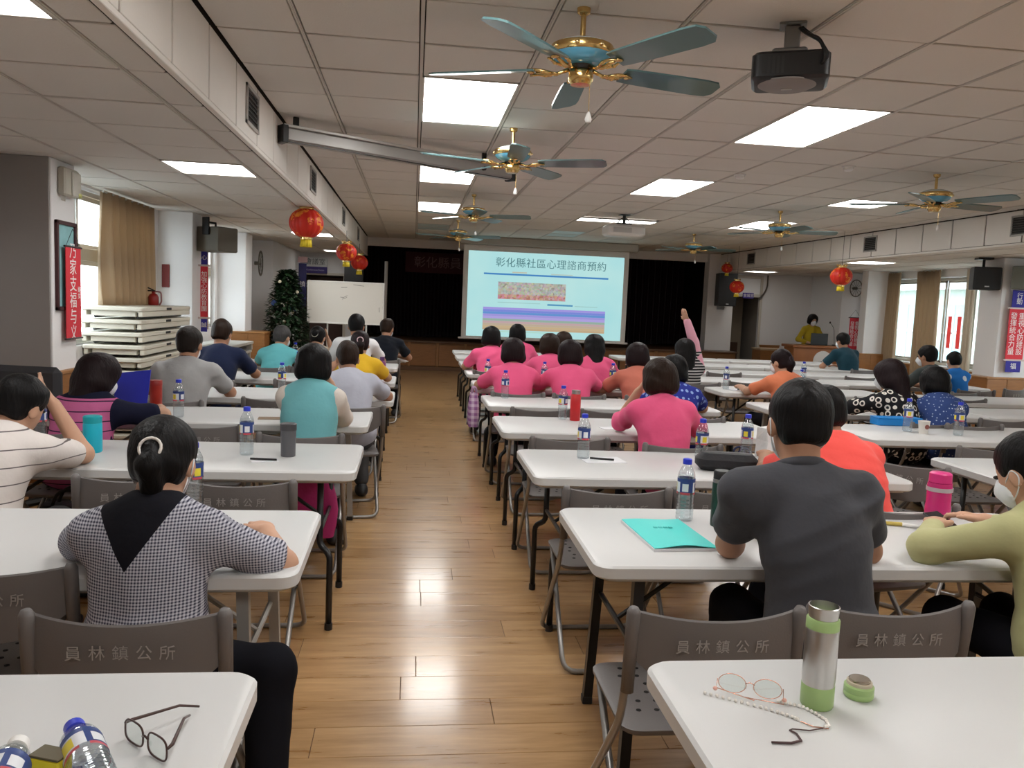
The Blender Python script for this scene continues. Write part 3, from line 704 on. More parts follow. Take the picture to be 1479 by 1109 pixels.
# high backed dark office chair at the far left
O = thing('office_chair', 'dark grey padded office chair standing by the left pillar', 'chair', (-2.35, 5.55, 0), math.radians(-10))
pad = mat('pad_dark', (.035,.035,.04), .6)
MB().slab(rrect(.5, .48, .08), .42, .50, .03).build('seat', pad, O, smooth=True)
MB().box(-.27, .27, -.30, -.22, .55, 1.0, .035).build('backrest', pad, O)
MB().tube([(0, 0, .1), (0, 0, .43)], .03, 10).build('column', black, O)
for k in range(5):
    a = k*2*math.pi/5; MB().tube([(0, 0, .1), (.27*math.cos(a), .27*math.sin(a), .06)], [.03, .018], 8).build('leg', black, O)
    MB().ell((.27*math.cos(a), .27*math.sin(a), .03), (.03, .03, .03), 8, 6).build('caster', black, O, smooth='all')
for s_ in (-1, 1): MB().tube(bend([(.24*s_, -.15, .45), (.29*s_, -.15, .66), (.29*s_, .15, .66)], .05), .018, 8).build('armrest', black, O, smooth='all')
# potted tree
T = thing('potted_tree', 'tall dark green decorated bushy tree by the left doorway', 'potted plant', (-2.10, 13.9, 0))
MB().lathe([(.001, 0), (.14, 0), (.19, .34), (.20, .36), (.17, .36), (.16, .30), (.001, .30)], 24).build('pot', mat('pot_brown', (.12,.06,.035), .5), T, smooth=True)
MB().tube([(0, 0, .3), (.02, .01, 1.1), (0, 0, 1.75)], [.03, .022, .008], 8).build('trunk', mat('bark', (.07,.045,.03), .9), T)
lv = MB(); rg = random.Random(3)
for k in range(3600):
    z = rg.uniform(.42, 1.90); rr = (.27*(1-((z-.9)/1.05)**2)+.05)*rg.uniform(.35, 1); a = rg.uniform(0, 6.283)
    p = Vector((rr*math.cos(a), rr*math.sin(a), z)); u = Vector((math.cos(a), math.sin(a), rg.uniform(-.8, .5))).normalized(); s_ = Vector((0, 0, 1)).cross(u).normalized(); L = rg.uniform(.07, .13)
    up = u.cross(s_); w_ = L*.28
    b0 = len(lv.v); lv.v += [tuple(p), tuple(p+u*L*.5+s_*w_+up*.008), tuple(p+u*L), tuple(p+u*L*.5-s_*w_+up*.008)]; lv.f.append((b0, b0+1, b0+2, b0+3)); lv.m.append(0)
o = lv.build('foliage', mat('leaf_dark', (.012,.032,.011), .5, var=.5, vscale=12), T); o['kind'] = 'stuff'
for k in range(7):
    a = k*2.4; z = .75+k*.16; MB().ell((.24*math.cos(a)-.02, -.24*abs(math.sin(a))-.02, z), (.028, .028, .028), 10, 6).build('bauble', mat('bauble_pale', (.62,.55,.42), .4), T, smooth='all')
for k in range(2):
    MB().ell((-.18+k*.3, -.18, 1.36-.1*k), (.05, .03, .05), 10, 6).build('bow', mat('bow_blue', (.03,.06,.20), .5), T, smooth='all')
# doorway at the far left: frame, lintel sign
tag(MB().box(-2.66, -1.5, Y1-.03, Y1, 1.96, 2.02, .004).build('door_1', mat('door_trim', (.56,.52,.45), .5)), kind='structure')
d1 = bpy.data.objects['door_1']
for x in (-2.66, -1.56): MB().box(x, x+.06, Y1-.03, Y1, 0, 1.96, .004).build('jamb', M['door_trim'], d1)
MB().box(-2.35, -1.6, 18.9, 18.95, .0, 1.95, .01).build('leaf', mat('door_leaf_brown', (.09,.05,.04), .5), d1)
MB().box(-1.95, -1.8, 18.89, 18.9, .9, 1.7).build('pane', mat('dark_pane', (.05,.04,.045), .2), d1)
Sg = thing('room_sign', 'white and blue room sign above the left doorway', 'sign', (-2.16, 18.22, 2.165))
MB().box(-.25, .25, -.02, .06, -.03, .17, .006).build('white_panel', mat('sign_white', (.60,.62,.62), .5), Sg)
MB().box(-.25, .25, -.02, .06, -.17, -.03, .006).build('blue_panel', mat('sign_blue', (.045,.03,.16), .5), Sg)
link('lettering', text_mesh('會議室', .145, mat('sign_text', (.09,.10,.11), .6)), Sg, (0, -.0215, .07), FACE_CAM)
link('lettering', text_mesh('Conference Room', .05, mat('sign_text_pale', (.55,.52,.68), .6)), Sg, (0, -.0215, -.10), FACE_CAM)
Sg = thing('door_sign', 'narrow dark blue vertical sign by the tree at the left doorway', 'sign', (-2.35, 17.6, 1.75))
MB().box(-.08, .08, -.015, .015, -.5, .42, .004).build('board', mat('sign_navy', (.03,.03,.12), .5), Sg)
link('lettering', text_mesh('員林鎮公所', .13, whit), Sg, (0, -.0165, -.02), FACE_CAM); MB().box(-.10, .10, -.015, .015, .44, .56, .004).build('pink_panel', mat('sign_pink', (.55,.36,.36), .6), Sg)
MB().tube([(0, .015, -.49), (0, .015, -1.75)], .012, 6).build('post', alum, Sg)
# white partition panel behind the tree
tag(MB().box(-3.06, -2.50, 14.9, 18.25, 0, LC-.005, .004).build('wall_partition', wallm), kind='structure')
K = thing('wall_fan', 'dark round wall fan beside the third left pillar', 'fan', (-2.60, 13.95, 2.0))
m = MB(); m.tube([(.06, .17*math.cos(a), .2*math.sin(a)) for a in [k*.262 for k in range(24)]], .012, 6, closed=True); m.build('cage_rim', mat('fan_dark', (.10,.09,.07), .5), K)
m = MB(); [m.tube([(.06, 0, 0), (.06, .17*math.cos(k*.5236), .2*math.sin(k*.5236))], .003, 4) for k in range(12)]; m.build('cage_wire', M['fan_dark'], K)
MB().tube([(-.04, 0, 0), (.07, 0, 0)], .03, 10).build('hub', M['fan_dark'], K)
# whiteboard on stand
W = thing('whiteboard', 'rolling whiteboard with pen scribbles standing left of the stage', 'whiteboard', (-1.15, 14.0, 0), math.radians(-2))
MB().box(-.62, .62, -.008, .008, 1.07, 1.745, .003).build('panel', mat('whiteboard_face', (.62,.60,.55), .3), W)
m = MB()
for q in ((-.64, .64, 1.05, 1.075), (-.64, .64, 1.74, 1.765), (-.64, -.62, 1.05, 1.765), (.62, .64, 1.05, 1.765)): m.box(q[0], q[1], -.014, .014, q[2], q[3], .003)
m.build('frame', mat('whiteboard_frame', (.66,.65,.62), .4), W)
MB().box(-.3, .05, -.06, -.01, 1.045, 1.06, .003).build('pen_tray', alum, W)
for x in (-.3, .35): MB().tube([(x, .03, .06), (x, .03, 1.75)], .014, 8).build('post', alum, W); 
for x in (-.3, .35): MB().tube([(x, -.25, .05), (x, .28, .05)], .014, 8).build('foot', alum, W)
MB().tube([(-.3, .03, .35), (.35, .03, .35)], .012, 8).build('cross_bar', alum, W)
ink = mat('marker_ink', (.05,.05,.06), .6)
for p in ([(-.08, 1.66), (.02, 1.665)], [(-.09, 1.50), (-.04, 1.495), (.03, 1.53)], [(-.06, 1.465), (.02, 1.50)], [(.12, 1.715), (.3, 1.70)], [(.56, 1.35), (.565, 1.27)]):
    MB().tube([(x, -.009, z) for x, z in p], .0035, 5).build('ink_stroke', ink, W)
V = tag(MB().tube([(-.62, 17.75, .64), (-.62, 17.75, 2.3)], .035, 10).build('banner_pole', mat('pole_pale', (.42,.40,.38), .5)), 'pale upright pole behind the whiteboard under the lanterns', 'pole')
# ---- right front: door, lectern, outside
d2 = tag(MB().box(7.30, 8.08, Y1-.03, Y1+.0, 1.90, 1.97, .004).build('door_2', M['door_trim']), kind='structure')
for x in (7.30, 8.02): MB().box(x, x+.06, Y1-.03, Y1, 0, 2.40, .004).build('jamb', M['door_trim'], d2)
MB().box(7.36, 8.02, Y1-.02, Y1, 2.33, 2.40, .004).build('head', M['door_trim'], d2)
MB().box(7.37, 8.01, 19.2, 19.24, 0.0, 1.9, .006).build('leaf', mat('door_leaf_tan', (.27,.22,.16), .5), d2)
MB().box(7.45, 7.93, 19.185, 19.2, .15, .8, .006).build('lower_panel', mat('door_panel_dark', (.07,.035,.02), .5), d2)
tag(MB().box(7.36, 8.02, Y1+.02, Y1+.04, 1.97, 2.33).build('window_9', mat('frosted', (.42,.38,.32), .6)), kind='structure')
Sg = thing('door_sign', 'small purple sign with white characters over the right door', 'sign', (7.72, Y1-.05, 1.93))
MB().box(-.13, .13, -.012, .015, -.065, .065, .004).build('board', mat('sign_purple', (.05,.03,.25), .5), Sg)
link('lettering', text_mesh('會議室', .085, whit), Sg, (0, -.0135, 0), FACE_CAM)
V = tag(MB().tube(bend([(8.17, Y1-.05, 2.42), (8.17, Y1-.05, 2.1), (8.0, Y1-.05, 1.85)], .15, 6), .018, 8).build('wall_conduit', mat('conduit_dark', (.10,.085,.07), .6)), 'dark bent conduit pipe beside the right door', 'pipe')
wains('trim_10', 8.1, 8.58, Y1-.03, Y1, .80, 'y')
# step counter in front of door / low wood bench
q = thing('wood_counter', 'low wooden counter by the right door', 'counter', (7.75, 17.4, 0))
MB().box(-.1, .75, -.2, .25, 0, .72, .006).build('body', oakm, q); MB().box(-.12, .78, -.22, .27, .72, .76, .006).build('top', mat('counter_top', (.45,.33,.2), .4), q)
# lectern
L = thing('lectern', 'brown wooden lectern with a white half round emblem on its front', 'lectern', (8.03, 15.6, 0))
lem = mat('lectern_wood', (.30,.115,.04), .4, var=.2, vscale=5, bump=.05)
MB().box(-.50, .50, -.22, .22, .06, .88, .008).build('body', lem, L)
MB().box(-.54, .54, -.27, .27, .88, .935, .01).build('top', lem, L)
MB().box(-.52, .52, -.24, .24, 0, .06, .006).build('plinth', M['plinth'], L)
for s_ in (-1, 1): MB().box(s_*.49, s_*.42, -.232, -.22, .1, .85, .004).build('stile', lem, L)
em = MB(); em.slab([(.20*math.cos(a), .20*math.sin(a)) for a in [k*math.pi/16 for k in range(17)]]+[(-.2, -.15), (.2, -.15)], 0, .012, .003)
em.build('emblem', mat('emblem_white', (.66,.65,.64), .5), L, (.12, -.222, .63), rot=FACE_CAM)
for k, x in enumerate((-.08, -.03, .03, .09)): MB().box(x-.016, x+.016, -.237, -.234, .585, .62 if k % 2 else .61).build('emblem_mark', mat('emblem_dark', (.10,.10,.10), .6), L, (.12, 0, 0))
T = thing('laptop', 'black laptop open on the lectern in front of the lecturer', 'laptop', (8.12, 15.62, .936))
MB().box(-.18, .18, -.10, .13, 0, .02, .004).build('base', black, T)
MB().box(-.18, .18, -.115, -.10, .015, .24, .004).build('lid', black, T)
T = thing('gooseneck_microphone', 'thin gooseneck microphone on the lectern right of the lecturer', 'microphone', (8.52, 15.65, .936))
MB().lathe([(.001, 0), (.05, 0), (.045, .02), (.001, .022)], 16).build('base', black, T, smooth=True)
MB().tube(bend([(0, 0, .02), (-.03, 0, .35), (-.12, 0, .46)], .15, 6), .005, 6).build('neck', black, T)
MB().ell((-.125, 0, .465), (.018, .018, .022), 8, 6).build('capsule', black, T, smooth='all')
# clock / round decoration, banner and fan on right rear wall
W2 = thing('hanging_banner', 'red banner with white characters on the wall right of the lectern', 'banner', (9.06, 15.89, 0), 0, 'slogan banners')
MB().box(-.11, .11, -.006, 0, .84, 1.52, .001).build('cloth', redc, W2)
for z in (.84, 1.52): MB().tube([(-.14, -.004, z), (.14, -.004, z)], .009, 6).build('rod', M['rod_dark'], W2)
MB().tube([(-.12, -.004, 1.52), (0, -.002, 1.68), (.12, -.004, 1.52)], .003, 4).build('cord', blackmetal, W2)
for s_, x in (('發揮統合力量', -.05), ('重視心防建設', .05)): link('lettering', text_mesh('\n'.join(s_), .09, whit, line=.95), W2, (x, -.0068, 1.18), FACE_CAM)
tag(MB().box(8.74, WR, 15.90, 15.98, 0, LC-.005, .004).build('wall_return', wallm), kind='structure')
K = thing('wall_fan', 'dim round wall fan above the red banner right of the lectern', 'fan', (8.98, 15.84, 2.12))
m = MB(); m.tube([(.13*math.cos(a), -.04, .17*math.sin(a)) for a in [k*.262 for k in range(24)]], .01, 6, closed=True); m.build('cage_rim', M['fan_dark'], K)
m = MB(); [m.tube([(0, -.04, 0), (.13*math.cos(k*.5236), -.04, .17*math.sin(k*.5236))], .003, 4) for k in range(12)]; m.build('cage_wire', M['fan_dark'], K)
MB().tube([(0, .06, 0), (0, -.05, 0)], .03, 10).build('hub', M['fan_dark'], K)
couplet_m = mat('couplet_red', (.62,.14,.13), .8); translucent(couplet_m, .6, (.75,.18,.17))
# red window couplets stuck inside the right panes
for y, z in ((13.33, 1.33), (13.08, 1.33)):
    tag(MB().box(WR+.078, WR+.082, y-.05, y+.05, z-.28, z+.28, .0005).build('window_couplet', couplet_m), 'pale red paper couplet on the right window, %s' % ('left one' if y > 13.2 else 'right one'), 'couplet', 'window couplets')
# outside: neighbouring building across the street, balcony plant, ground
tag(MB().box(-60, 60, -40, 60, -4.2, -4.0).build('ground_outside', mat('asphalt', (.30,.30,.30), .9)), kind='structure')
Bd = thing('neighbour_building', 'pale grey green building across the street seen through the right windows', 'building', (18, 17, -4))
MB().box(0, 6, -12, 14, 0, 14, 0).build('wall', mat('facade_pale', (.42,.49,.44), .8, var=.1, vscale=.6), Bd)
for zf in range(4):
    for k in range(9):
        y = -10.6+k*2.6; z = 1.0+zf*3.2
        w_ = MB().box(-.04, .02, y, y+1.5, z, z+1.9).build('window', mat('facade_window', (.20,.34,.36), .2, spec=.6), Bd)
        MB().box(-.07, -.04, y+.72, y+.78, z, z+1.9).build('mullion', mat('facade_white', (.75,.76,.74), .6), w_); MB().box(-.07, -.04, y, y+1.5, z+.92, z+.98).build('mullion', M['facade_white'], w_)
    MB().box(-.5, 0, -12, 14, .2+zf*3.2, .5+zf*3.2).build('ledge', M['facade_white'], Bd)
for k in range(20): MB().box(-.46, -.42, -11+k*1.2, -10.9+k*1.2, 3.7, 4.5).build('balcony_rail', M['facade_white'], Bd)
Tr = thing('balcony_shrub', 'dark leafy shrub outside the right window', 'shrub', (10.6, 12.2, .3))
lv = MB(); rg = random.Random(5)
for k in range(350):
    v = Vector((rg.gauss(0, 1), rg.gauss(0, 1), rg.gauss(0, 1))).normalized()*rg.uniform(.1, .3); v.z = v.z*1.2+.75
    u = Vector((rg.uniform(-1, 1), rg.uniform(-1, 1), rg.uniform(-1, 1))).normalized(); w_ = u.orthogonal().normalized()*.03
    b0 = len(lv.v); lv.v += [tuple(v), tuple(v+u*.05+w_), tuple(v+u*.1), tuple(v+u*.05-w_)]; lv.f.append((b0, b0+1, b0+2, b0+3)); lv.m.append(0)
o = lv.build('foliage', mat('leaf_out', (.06,.10,.05), .6), Tr); o['kind'] = 'stuff'
MB().tube([(0, 0, .2), (0, 0, .8)], .02, 6).build('stem', M['bark'], Tr)
MB().lathe([(.001, 0), (.15, 0), (.2, .25), (.001, .25)], 16).build('pot', M['pot_brown'], Tr, smooth=True)
tag(MB().box(WR+.2, 11.2, 9.5, 15.5, .15, .3).build('balcony_slab', M['facade_white']), kind='structure')
# ================================================================== TABLES
TD, TLEN, TZ = .70, 1.83, .74
graym = mat('leg_grey', (.36,.345,.32), .45, metal=.3)
def make_table(label, loc, legm, straight=False):
    T = thing('folding_table', label, 'table', loc, 0, 'white folding tables')
    MB().slab(rrect(TLEN, TD, .055, 5), TZ-.045, TZ, .007).build('tabletop', topm, T, smooth=True)
    MB().slab(rrect(TLEN-.06, TD-.06, .04, 3), TZ-.056, TZ-.044).build('under_frame', mat('table_under', (.50,.49,.47), .5), T)
    for s_ in (-1, 1):
        xt, xb = s_*(TLEN/2-.16), s_*(TLEN/2-.11)
        for t in (-1, 1):
            yt = t*(TD/2-.075)
            if straight:
                a_, b_ = .0165, .0165; m_ = MB(); xa, xb_ = xt, s_*(TLEN/2-.135); m_.ring([[(xb_-a_, yt-b_, 0), (xb_+a_, yt-b_, 0), (xb_+a_, yt+b_, 0), (xb_-a_, yt+b_, 0)], [(xa-a_, yt*.9-b_, TZ-.05), (xa+a_, yt*.9-b_, TZ-.05), (xa+a_, yt*.9+b_, TZ-.05), (xa-a_, yt*.9+b_, TZ-.05)]]); m_.build('leg', legm, T)
                MB().box(xb_-.019, xb_+.019, yt-.019, yt+.019, 0, .03, .003).build('foot_cap', black, T); continue
            MB().tube(bend([(xt, yt*.86, TZ-.05), (xt, yt*.86, TZ-.36), (xb, yt, .35), (xb, yt, 0.0)], .08, 3), .0145, 8).build('leg', legm, T, smooth='all')
            MB().lathe([(.001, 0), (.018, 0), (.018, .03), (.001, .03)], 10, (xb, yt, 0)).build('foot_cap', black, T)
        MB().tube([(xt, -(TD/2-.075)*.86, TZ-.30), (xt, (TD/2-.075)*.86, TZ-.30)], .010, 6).build('cross_bar', legm, T)
        MB().tube([(xt, 0, TZ-.30), (s_*(TLEN/2-.50), 0, TZ-.05)], .009, 6).build('brace', legm, T)
    return T
protos = {}
TABLES = {}
def table(block, i, x0, yfar, legk, rz=0):
    label = 'white folding table with %s legs, %s block, %s row from the camera' % ({'b': 'black', 'g': 'grey', 's': 'straight black'}[legk], block, ORD[i].replace('nearest', 'first'))
    loc = (x0+TLEN/2, yfar-TD/2, 0)
    if legk in protos: T = dup(protos[legk], None, loc, rz, label)
    else: T = protos[legk] = make_table(label, loc, graym if legk == 'g' else blackmetal, legk != 'b'); T.rotation_euler.z = rz
    TABLES[(block, i)] = (x0, yfar)
MIDY = [1.655, 2.975, 4.21, 5.46, 6.70, 7.95, 9.35, 10.55, 11.75, 12.95]
MIDX = [.515, .56, .555, .545, .57, .57, .585, .59, .60, .62]
for i, (x, y) in enumerate(zip(MIDX, MIDY)): table('middle', i, x, y, 's' if i < 2 else 'b', [0, -.008, 0, 0, .006, 0, -.006, 0, 0, 0][i])
LFY = [1.63, 2.89, 4.24, 5.55, 6.78, 8.14, 9.75, 11.29]; LFX = [-.285, -.30, -.235, -.255, -.135, -.155, -.165, -.055]
for i, (x, y) in enumerate(zip(LFX, LFY)): table('left', i, x-TLEN, y, 'bg'[i in (0, 1, 3)], [0, .010, .006, 0, 0, 0, 0, 0][i])
for i, (x, y) in enumerate(zip([2.90, 2.93, 2.88, 2.98, 3.1, 3.1, 3.2, 3.2], [4.21, 5.50, 6.74, 8.17, 9.3, 10.5, 11.8, 13.1])): table('right', i+2, x, y, 'bg'[i in (2, 4, 5)])
for i, (x, y) in enumerate(zip([4.76, 4.74, 4.84, 4.95, 4.95, 5.05, 5.05], [5.55, 6.75, 7.85, 9.45, 10.6, 11.8, 13.1])): table('far right', i+3, x, y, 'bg'[i in (0, 2)])
# ================================================================== CHAIRS
chm = mat('chair_plastic', (.14,.128,.124), .45, spec=.4, bump=.06, bscale=200)
cht = mat('chair_tube', (.30,.285,.27), .35, metal=.55)
txtm = mat('chair_print', (.32,.305,.295), .6)
def make_chair(label, loc, rz):
    C = thing('folding_chair', label, 'chair', loc, rz, 'grey folding chairs')
    m = MB(); n = 14; w_ = .20; R = []
    for i in range(n+1):
        u = -1+2*i/n; x = u*w_; yb = -.245-.045*(1-u*u); zt = .775-.012*(1-u*u); zb = .585+.065*abs(u)**3.0
        R.append([(x, yb-.006, zb), (x, yb-.009, (zt+zb)/2), (x, yb-.005, zt-.004), (x, yb, zt), (x, yb+.005, zt-.004), (x, yb+.006, (zt+zb)/2), (x, yb+.006, zb)])
    m.ring(R); bk = m.build('backrest', chm, C, smooth=True)
    link('lettering', text_mesh('員林鎮公所', .036, txtm, .0004, 1.75), bk, (0, -.2985, .70), (math.pi/2+.03, 0, 0))
    for s_ in (-1, 1):
        MB().tube([(s_*.212, -.235, .565), (s_*.212, -.250, .72), (s_*.212, -.2545, .772), (s_*.212, -.256, .785)], [.0165, .0175, .0175, .011], 10).build('post_sleeve', chm, C, smooth='all')
    MB().tube(bend([(-.212, -.245, .66), (-.212, -.185, .46), (-.212, .20, .012), (.212, .20, .012), (.212, -.185, .46), (.212, -.245, .66)], .06), .011, 8).build('front_leg_frame', cht, C, smooth='all')
    MB().tube(bend([(-.19, .12, .42), (-.19, -.26, .012), (.19, -.26, .012), (.19, .12, .42)], .06), .011, 8).build('rear_leg_frame', cht, C, smooth='all')
    m = MB(); o_ = [(x, y) for x, y in rrect(.40, .40, .05, 4)]
    rings = [[(x*.97, y*.97+.02, .412) for x, y in o_], [(x, y+.02, .420) for x, y in o_], [(x, y+.02, .428) for x, y in o_], [(x*.96, y*.96+.02, .432) for x, y in o_]]
    m.ring(rings); st_ = m.build('seat', chm, C, smooth=True)
    hm = mat('seat_hole', (.012,.011,.01), .9)
    hb = MB()
    for i in range(6):
        for j in range(6):
            x, y = -.125+i*.05+(j % 2)*.012-.006, -.10+j*.05
            hb.lathe([(.0075, .4305), (.0075, .4328)], 8, (x, y+.02, 0))
    hb.build('seat_holes', hm, st_)['kind'] = 'stuff'
    return C
CH0 = None
def chair(label, x, y, rz=0):
    global CH0
    if CH0 is None: CH0 = make_chair(label, (x, y, 0), rz); return CH0
    return dup(CH0, None, (x, y, 0), rz, label)
EMPTY = [('empty grey folding chair with printed characters at the second middle table, beside the aisle', .76, 2.10, 0),
         ('empty grey folding chair left edge of frame at the second left table', -1.075, 2.42, 0),
         ('empty grey folding chair at the third middle table by the aisle', .84, 3.40, 0),
         ('empty grey folding chair at the third middle table beside the first empty one', 1.30, 3.42, 0),
         ('empty grey folding chair tucked under the fourth middle table by the aisle', .88, 4.63, 0),
         ('empty grey folding chair at the fifth middle table, nearest the aisle', .92, 5.88, 0),
         ('empty grey folding chair at the fifth middle table, second from the aisle', 1.42, 5.88, 0),
         ('empty grey folding chair at the third left table near the aisle end', -.66, 3.44, 0),
         ('empty grey folding chair at the third left table behind the gingham woman', -1.08, 3.50, .1),
         ('empty grey folding chair at the fourth left table between two women', -1.14, 4.80, 0),
         ('empty grey folding chair at the fifth left table near the aisle', -.95, 6.05, 0),
         ('empty grey folding chair at the sixth left table beside the navy shirted man', -.95, 7.35, 0),
         ('empty grey folding chair turned sideways behind the coral shirted man', 2.72, 4.0, -.9),
         ('empty grey folding chair at the fourth right table, left of two', 3.42, 4.62, 0),
         ('empty grey folding chair at the fourth right table, right of two', 4.0, 4.62, 0),
         ('empty grey folding chair at the fifth right table right of the dotted blouse woman', 4.55, 5.95, 0),
         ('empty grey folding chair at the third right table near the lady in green', 3.3, 3.42, 0),
         ('empty grey folding chair at the sixth right table', 4.3, 7.3, 0),
         ('empty grey folding chair at the seventh middle table near raised arm woman', 2.05, 8.5, 0),
         ('empty grey folding chair at the seventh right table', 3.6, 8.6, 0),
         ('empty grey folding chair at the eighth right table', 3.8, 9.8, 0),
         ('empty grey folding chair at the far right sixth row table', 5.3, 7.45, 0),
         ('empty grey folding chair in the ninth middle row left seat', 1.0, 10.95, 0),
         ('empty grey folding chair in the ninth middle row right seat', 1.9, 10.95, 0),
         ('empty grey folding chair in the eighth right block row', 5.6, 9.8, 0),
         ('empty grey folding chair by the right wall under the window', 6.78, 8.75, .4)]
for lab, x, y, rz in EMPTY: chair(lab, x, y, rz)
# ================================================================== SMALL THINGS ON THE TABLES
pet = mat('pet_plastic', (1,1,1), .05); thin_glass(pet, (.93,.96,.97), .35, .06)
water = mat('water', (.97,.99,1), .0); thin_glass(water, (.95,.97,.98), .12, .02)
capb = mat('cap_blue', (.03,.05,.55), .35)
labm = [mat('label_navy', (.03,.06,.22), .4), mat('label_white', (.72,.74,.78), .4), mat('label_yellow', (.75,.62,.05), .4), mat('label_red', (.55,.08,.10), .4)]
def make_bottle(label, loc):
    B = thing('water_bottle', label, 'water bottle', loc, 0, 'plastic water bottles')
    r = .032
    prof = [(.001, 0), (r*.85, 0), (r, .008)]
    for k in range(6): z = .014+k*.013; prof += [(r, z), (r*.94, z+.0045), (r, z+.009)]
    prof += [(r*.97, .10), (r*.97, .160), (r, .163), (r*.92, .176), (r*.6, .197), (.0145, .207), (.0135, .213)]
    MB().lathe(prof, 24).build('shell', pet, B, smooth='all')
    MB().lathe([(.001, .003), (r*.82, .003), (r*.95, .012), (r*.93, .10), (r*.94, .158), (r*.86, .172), (.001, .173)], 20).build('water', water, B, smooth='all')
    MB().lathe([(.0125, .208), (.0165, .209), (.0165, .227), (.014, .229), (.001, .229)], 18).build('cap', capb, B, smooth=True)
    m = MB()
    def strip(z0, z1, a0, a1, i, dr=.0):
        m.i = i; n = 8; rr = r*1.005+dr
        m.ring([[(rr*math.cos(a0+(a1-a0)*k/n), rr*math.sin(a0+(a1-a0)*k/n), z) for k in range(n+1)] for z in (z0, z1)], closed=False, caps=False)
    for q in range(4):
        a = q*math.pi/2; strip(.108, .158, a, a+math.pi/2, [1, 0, 1, 0][q])
        strip(.145, .158, a, a+math.pi/2, 0, .0003)
        strip(.112, .140, a+.3, a+1.0, [2, 1, 0, 2][q], .0004); strip(.100, .108, a+.1, a+1.2, 3, .0002)
    m.build('label', labm, B, smooth='all')
    return B
BT0 = None
BOT = [('water bottle with blue cap partly behind the gingham woman', -.758, 2.946), ('water bottle on the third left table between grey tumbler and gingham woman', -.767, 3.91), ('water bottle beside the raised hand of the man in striped white shirt', -1.79, 4.15),
       ('water bottle beside the red tin on the fourth left table', -1.391, 5.054), ('water bottle left of the teal vest woman, nearer one', -1.02, 6.55), ('water bottle left of the teal vest woman, farther one', -1.08, 7.9),
       ('water bottle beside the grey haired man in teal shirt', -1.32, 9.4), ('water bottle standing on the third middle table by a sheet of paper', .867, 3.964), ('water bottle beside the red bottle on the fourth middle table', 1.019, 5.376),
       ('water bottle on the fifth middle table behind the pink group, by aisle', .75, 6.50), ('water bottle on the sixth middle table between two pink shirts at left', .72, 7.75), ('water bottle between the two front pink shirted women', 1.25, 7.62),
       ('water bottle left of the black pouch on the third middle table', 1.458, 3.894), ('water bottle behind the black pouch next to the white bag', 1.787, 4.111), ('nearest upright water bottle, on the second middle table beside the turquoise booklet', 1.004, 2.813),
       ('water bottle on the right block table before the orange shirted woman', 3.13, 7.80), ('water bottle on a far right table beside the orange woman\'s head', 4.6, 9.1), ('water bottle next to the paper cup on the fourth right table', 3.404, 5.182),
       ('water bottle at right edge above the green sweater woman', 3.69, 5.05), ('water bottle on the right table before the boy in blue', 5.45, 7.9), ('water bottle right of the orange shirted woman', 3.9, 7.75), ('water bottle between pink shirt and salmon shirt', 1.95, 7.75)]
for lab, x, y in BOT:
    if BT0 is None: BT0 = make_bottle(lab, (x, y, TZ))
    else: dup(BT0, None, (x, y, TZ), random.uniform(0, 6.28), lab)
# two bottles lying on the nearest left table
b1 = dup(BT0, None, (-.425, 1.16, TZ+.033), 0, 'blue capped water bottle lying on the nearest left table'); b1.rotation_euler = (math.radians(90), 0, math.radians(-150))
b2 = dup(BT0, None, (-.555, 1.085, TZ+.033), 0, 'white capped bottle lying at the bottom left corner'); b2.rotation_euler = (math.radians(90), 0, math.radians(-168))
for ch in b2.children:
    if ch.name.startswith('cap'): me = ch.data.copy(); me.materials[0] = whitem; ch.data = me
Yb = thing('yellow_box', 'small yellow carton with a dark rim beside the lying bottles', 'carton', (-.535, 1.262, TZ), math.radians(-20))
MB().box(-.026, .026, -.016, .016, 0, .04, .003).build('carton', mat('carton_yellow', (.80,.66,.03), .5), Yb); MB().box(-.027, .027, -.017, .017, .04, .044, .001).build('lid', mat('carton_dark', (.10,.08,.04), .5), Yb)
# tumblers and bottles
def lathe_thing(name, label, cat, loc, parts, group=None, rot=0):
    t = thing(name, label, cat, loc, rot, group)
    for nm, prof, m in parts: MB().lathe(prof, 28).build(nm, m, t, smooth=True)
    return t
steel = mat('brushed_steel', (.55,.54,.52), .28, metal=1)
gg = mat('thermos_green', (.33,.48,.19), .4)
lathe_thing('thermos_bottle', 'open steel thermos with light green rings on the nearest right table', 'thermos', (.81, 1.445, TZ),
  [('base_ring', [(.001, 0), (.029, 0), (.0315, .004), (.0315, .043), (.031, .045), (.02, .045)], gg), ('steel_body', [(.02, .044), (.0305, .044), (.0315, .06), (.0315, .155), (.030, .16), (.02, .16)], steel),
   ('neck_ring', [(.02, .158), (.0315, .158), (.0315, .176), (.029, .179), (.02, .179)], gg), ('steel_mouth', [(.02, .177), (.0275, .178), (.0285, .19), (.0295, .202), (.0275, .203), (.026, .19), (.024, .10), (.001, .10)], steel)])
lathe_thing('screw_stopper', 'green and steel screw stopper lying beside the open thermos', 'stopper', (.915, 1.475, TZ),
  [('lid_body', [(.001, 0), (.026, 0), (.029, .004), (.029, .010), (.0275, .012), (.029, .014), (.029, .024), (.026, .027), (.001, .027)], gg), ('seal', [(.02, .026), (.025, .026), (.0245, .033), (.02, .034)], mat('seal_beige', (.50,.44,.33), .5)), ('steel_cap', [(.001, .033), (.021, .033), (.021, .037), (.019, .039), (.001, .039)], mat('steel_dark', (.36,.31,.25), .25, metal=1))])
dg = mat('thermos_darkgreen', (.006,.035,.022), .35)
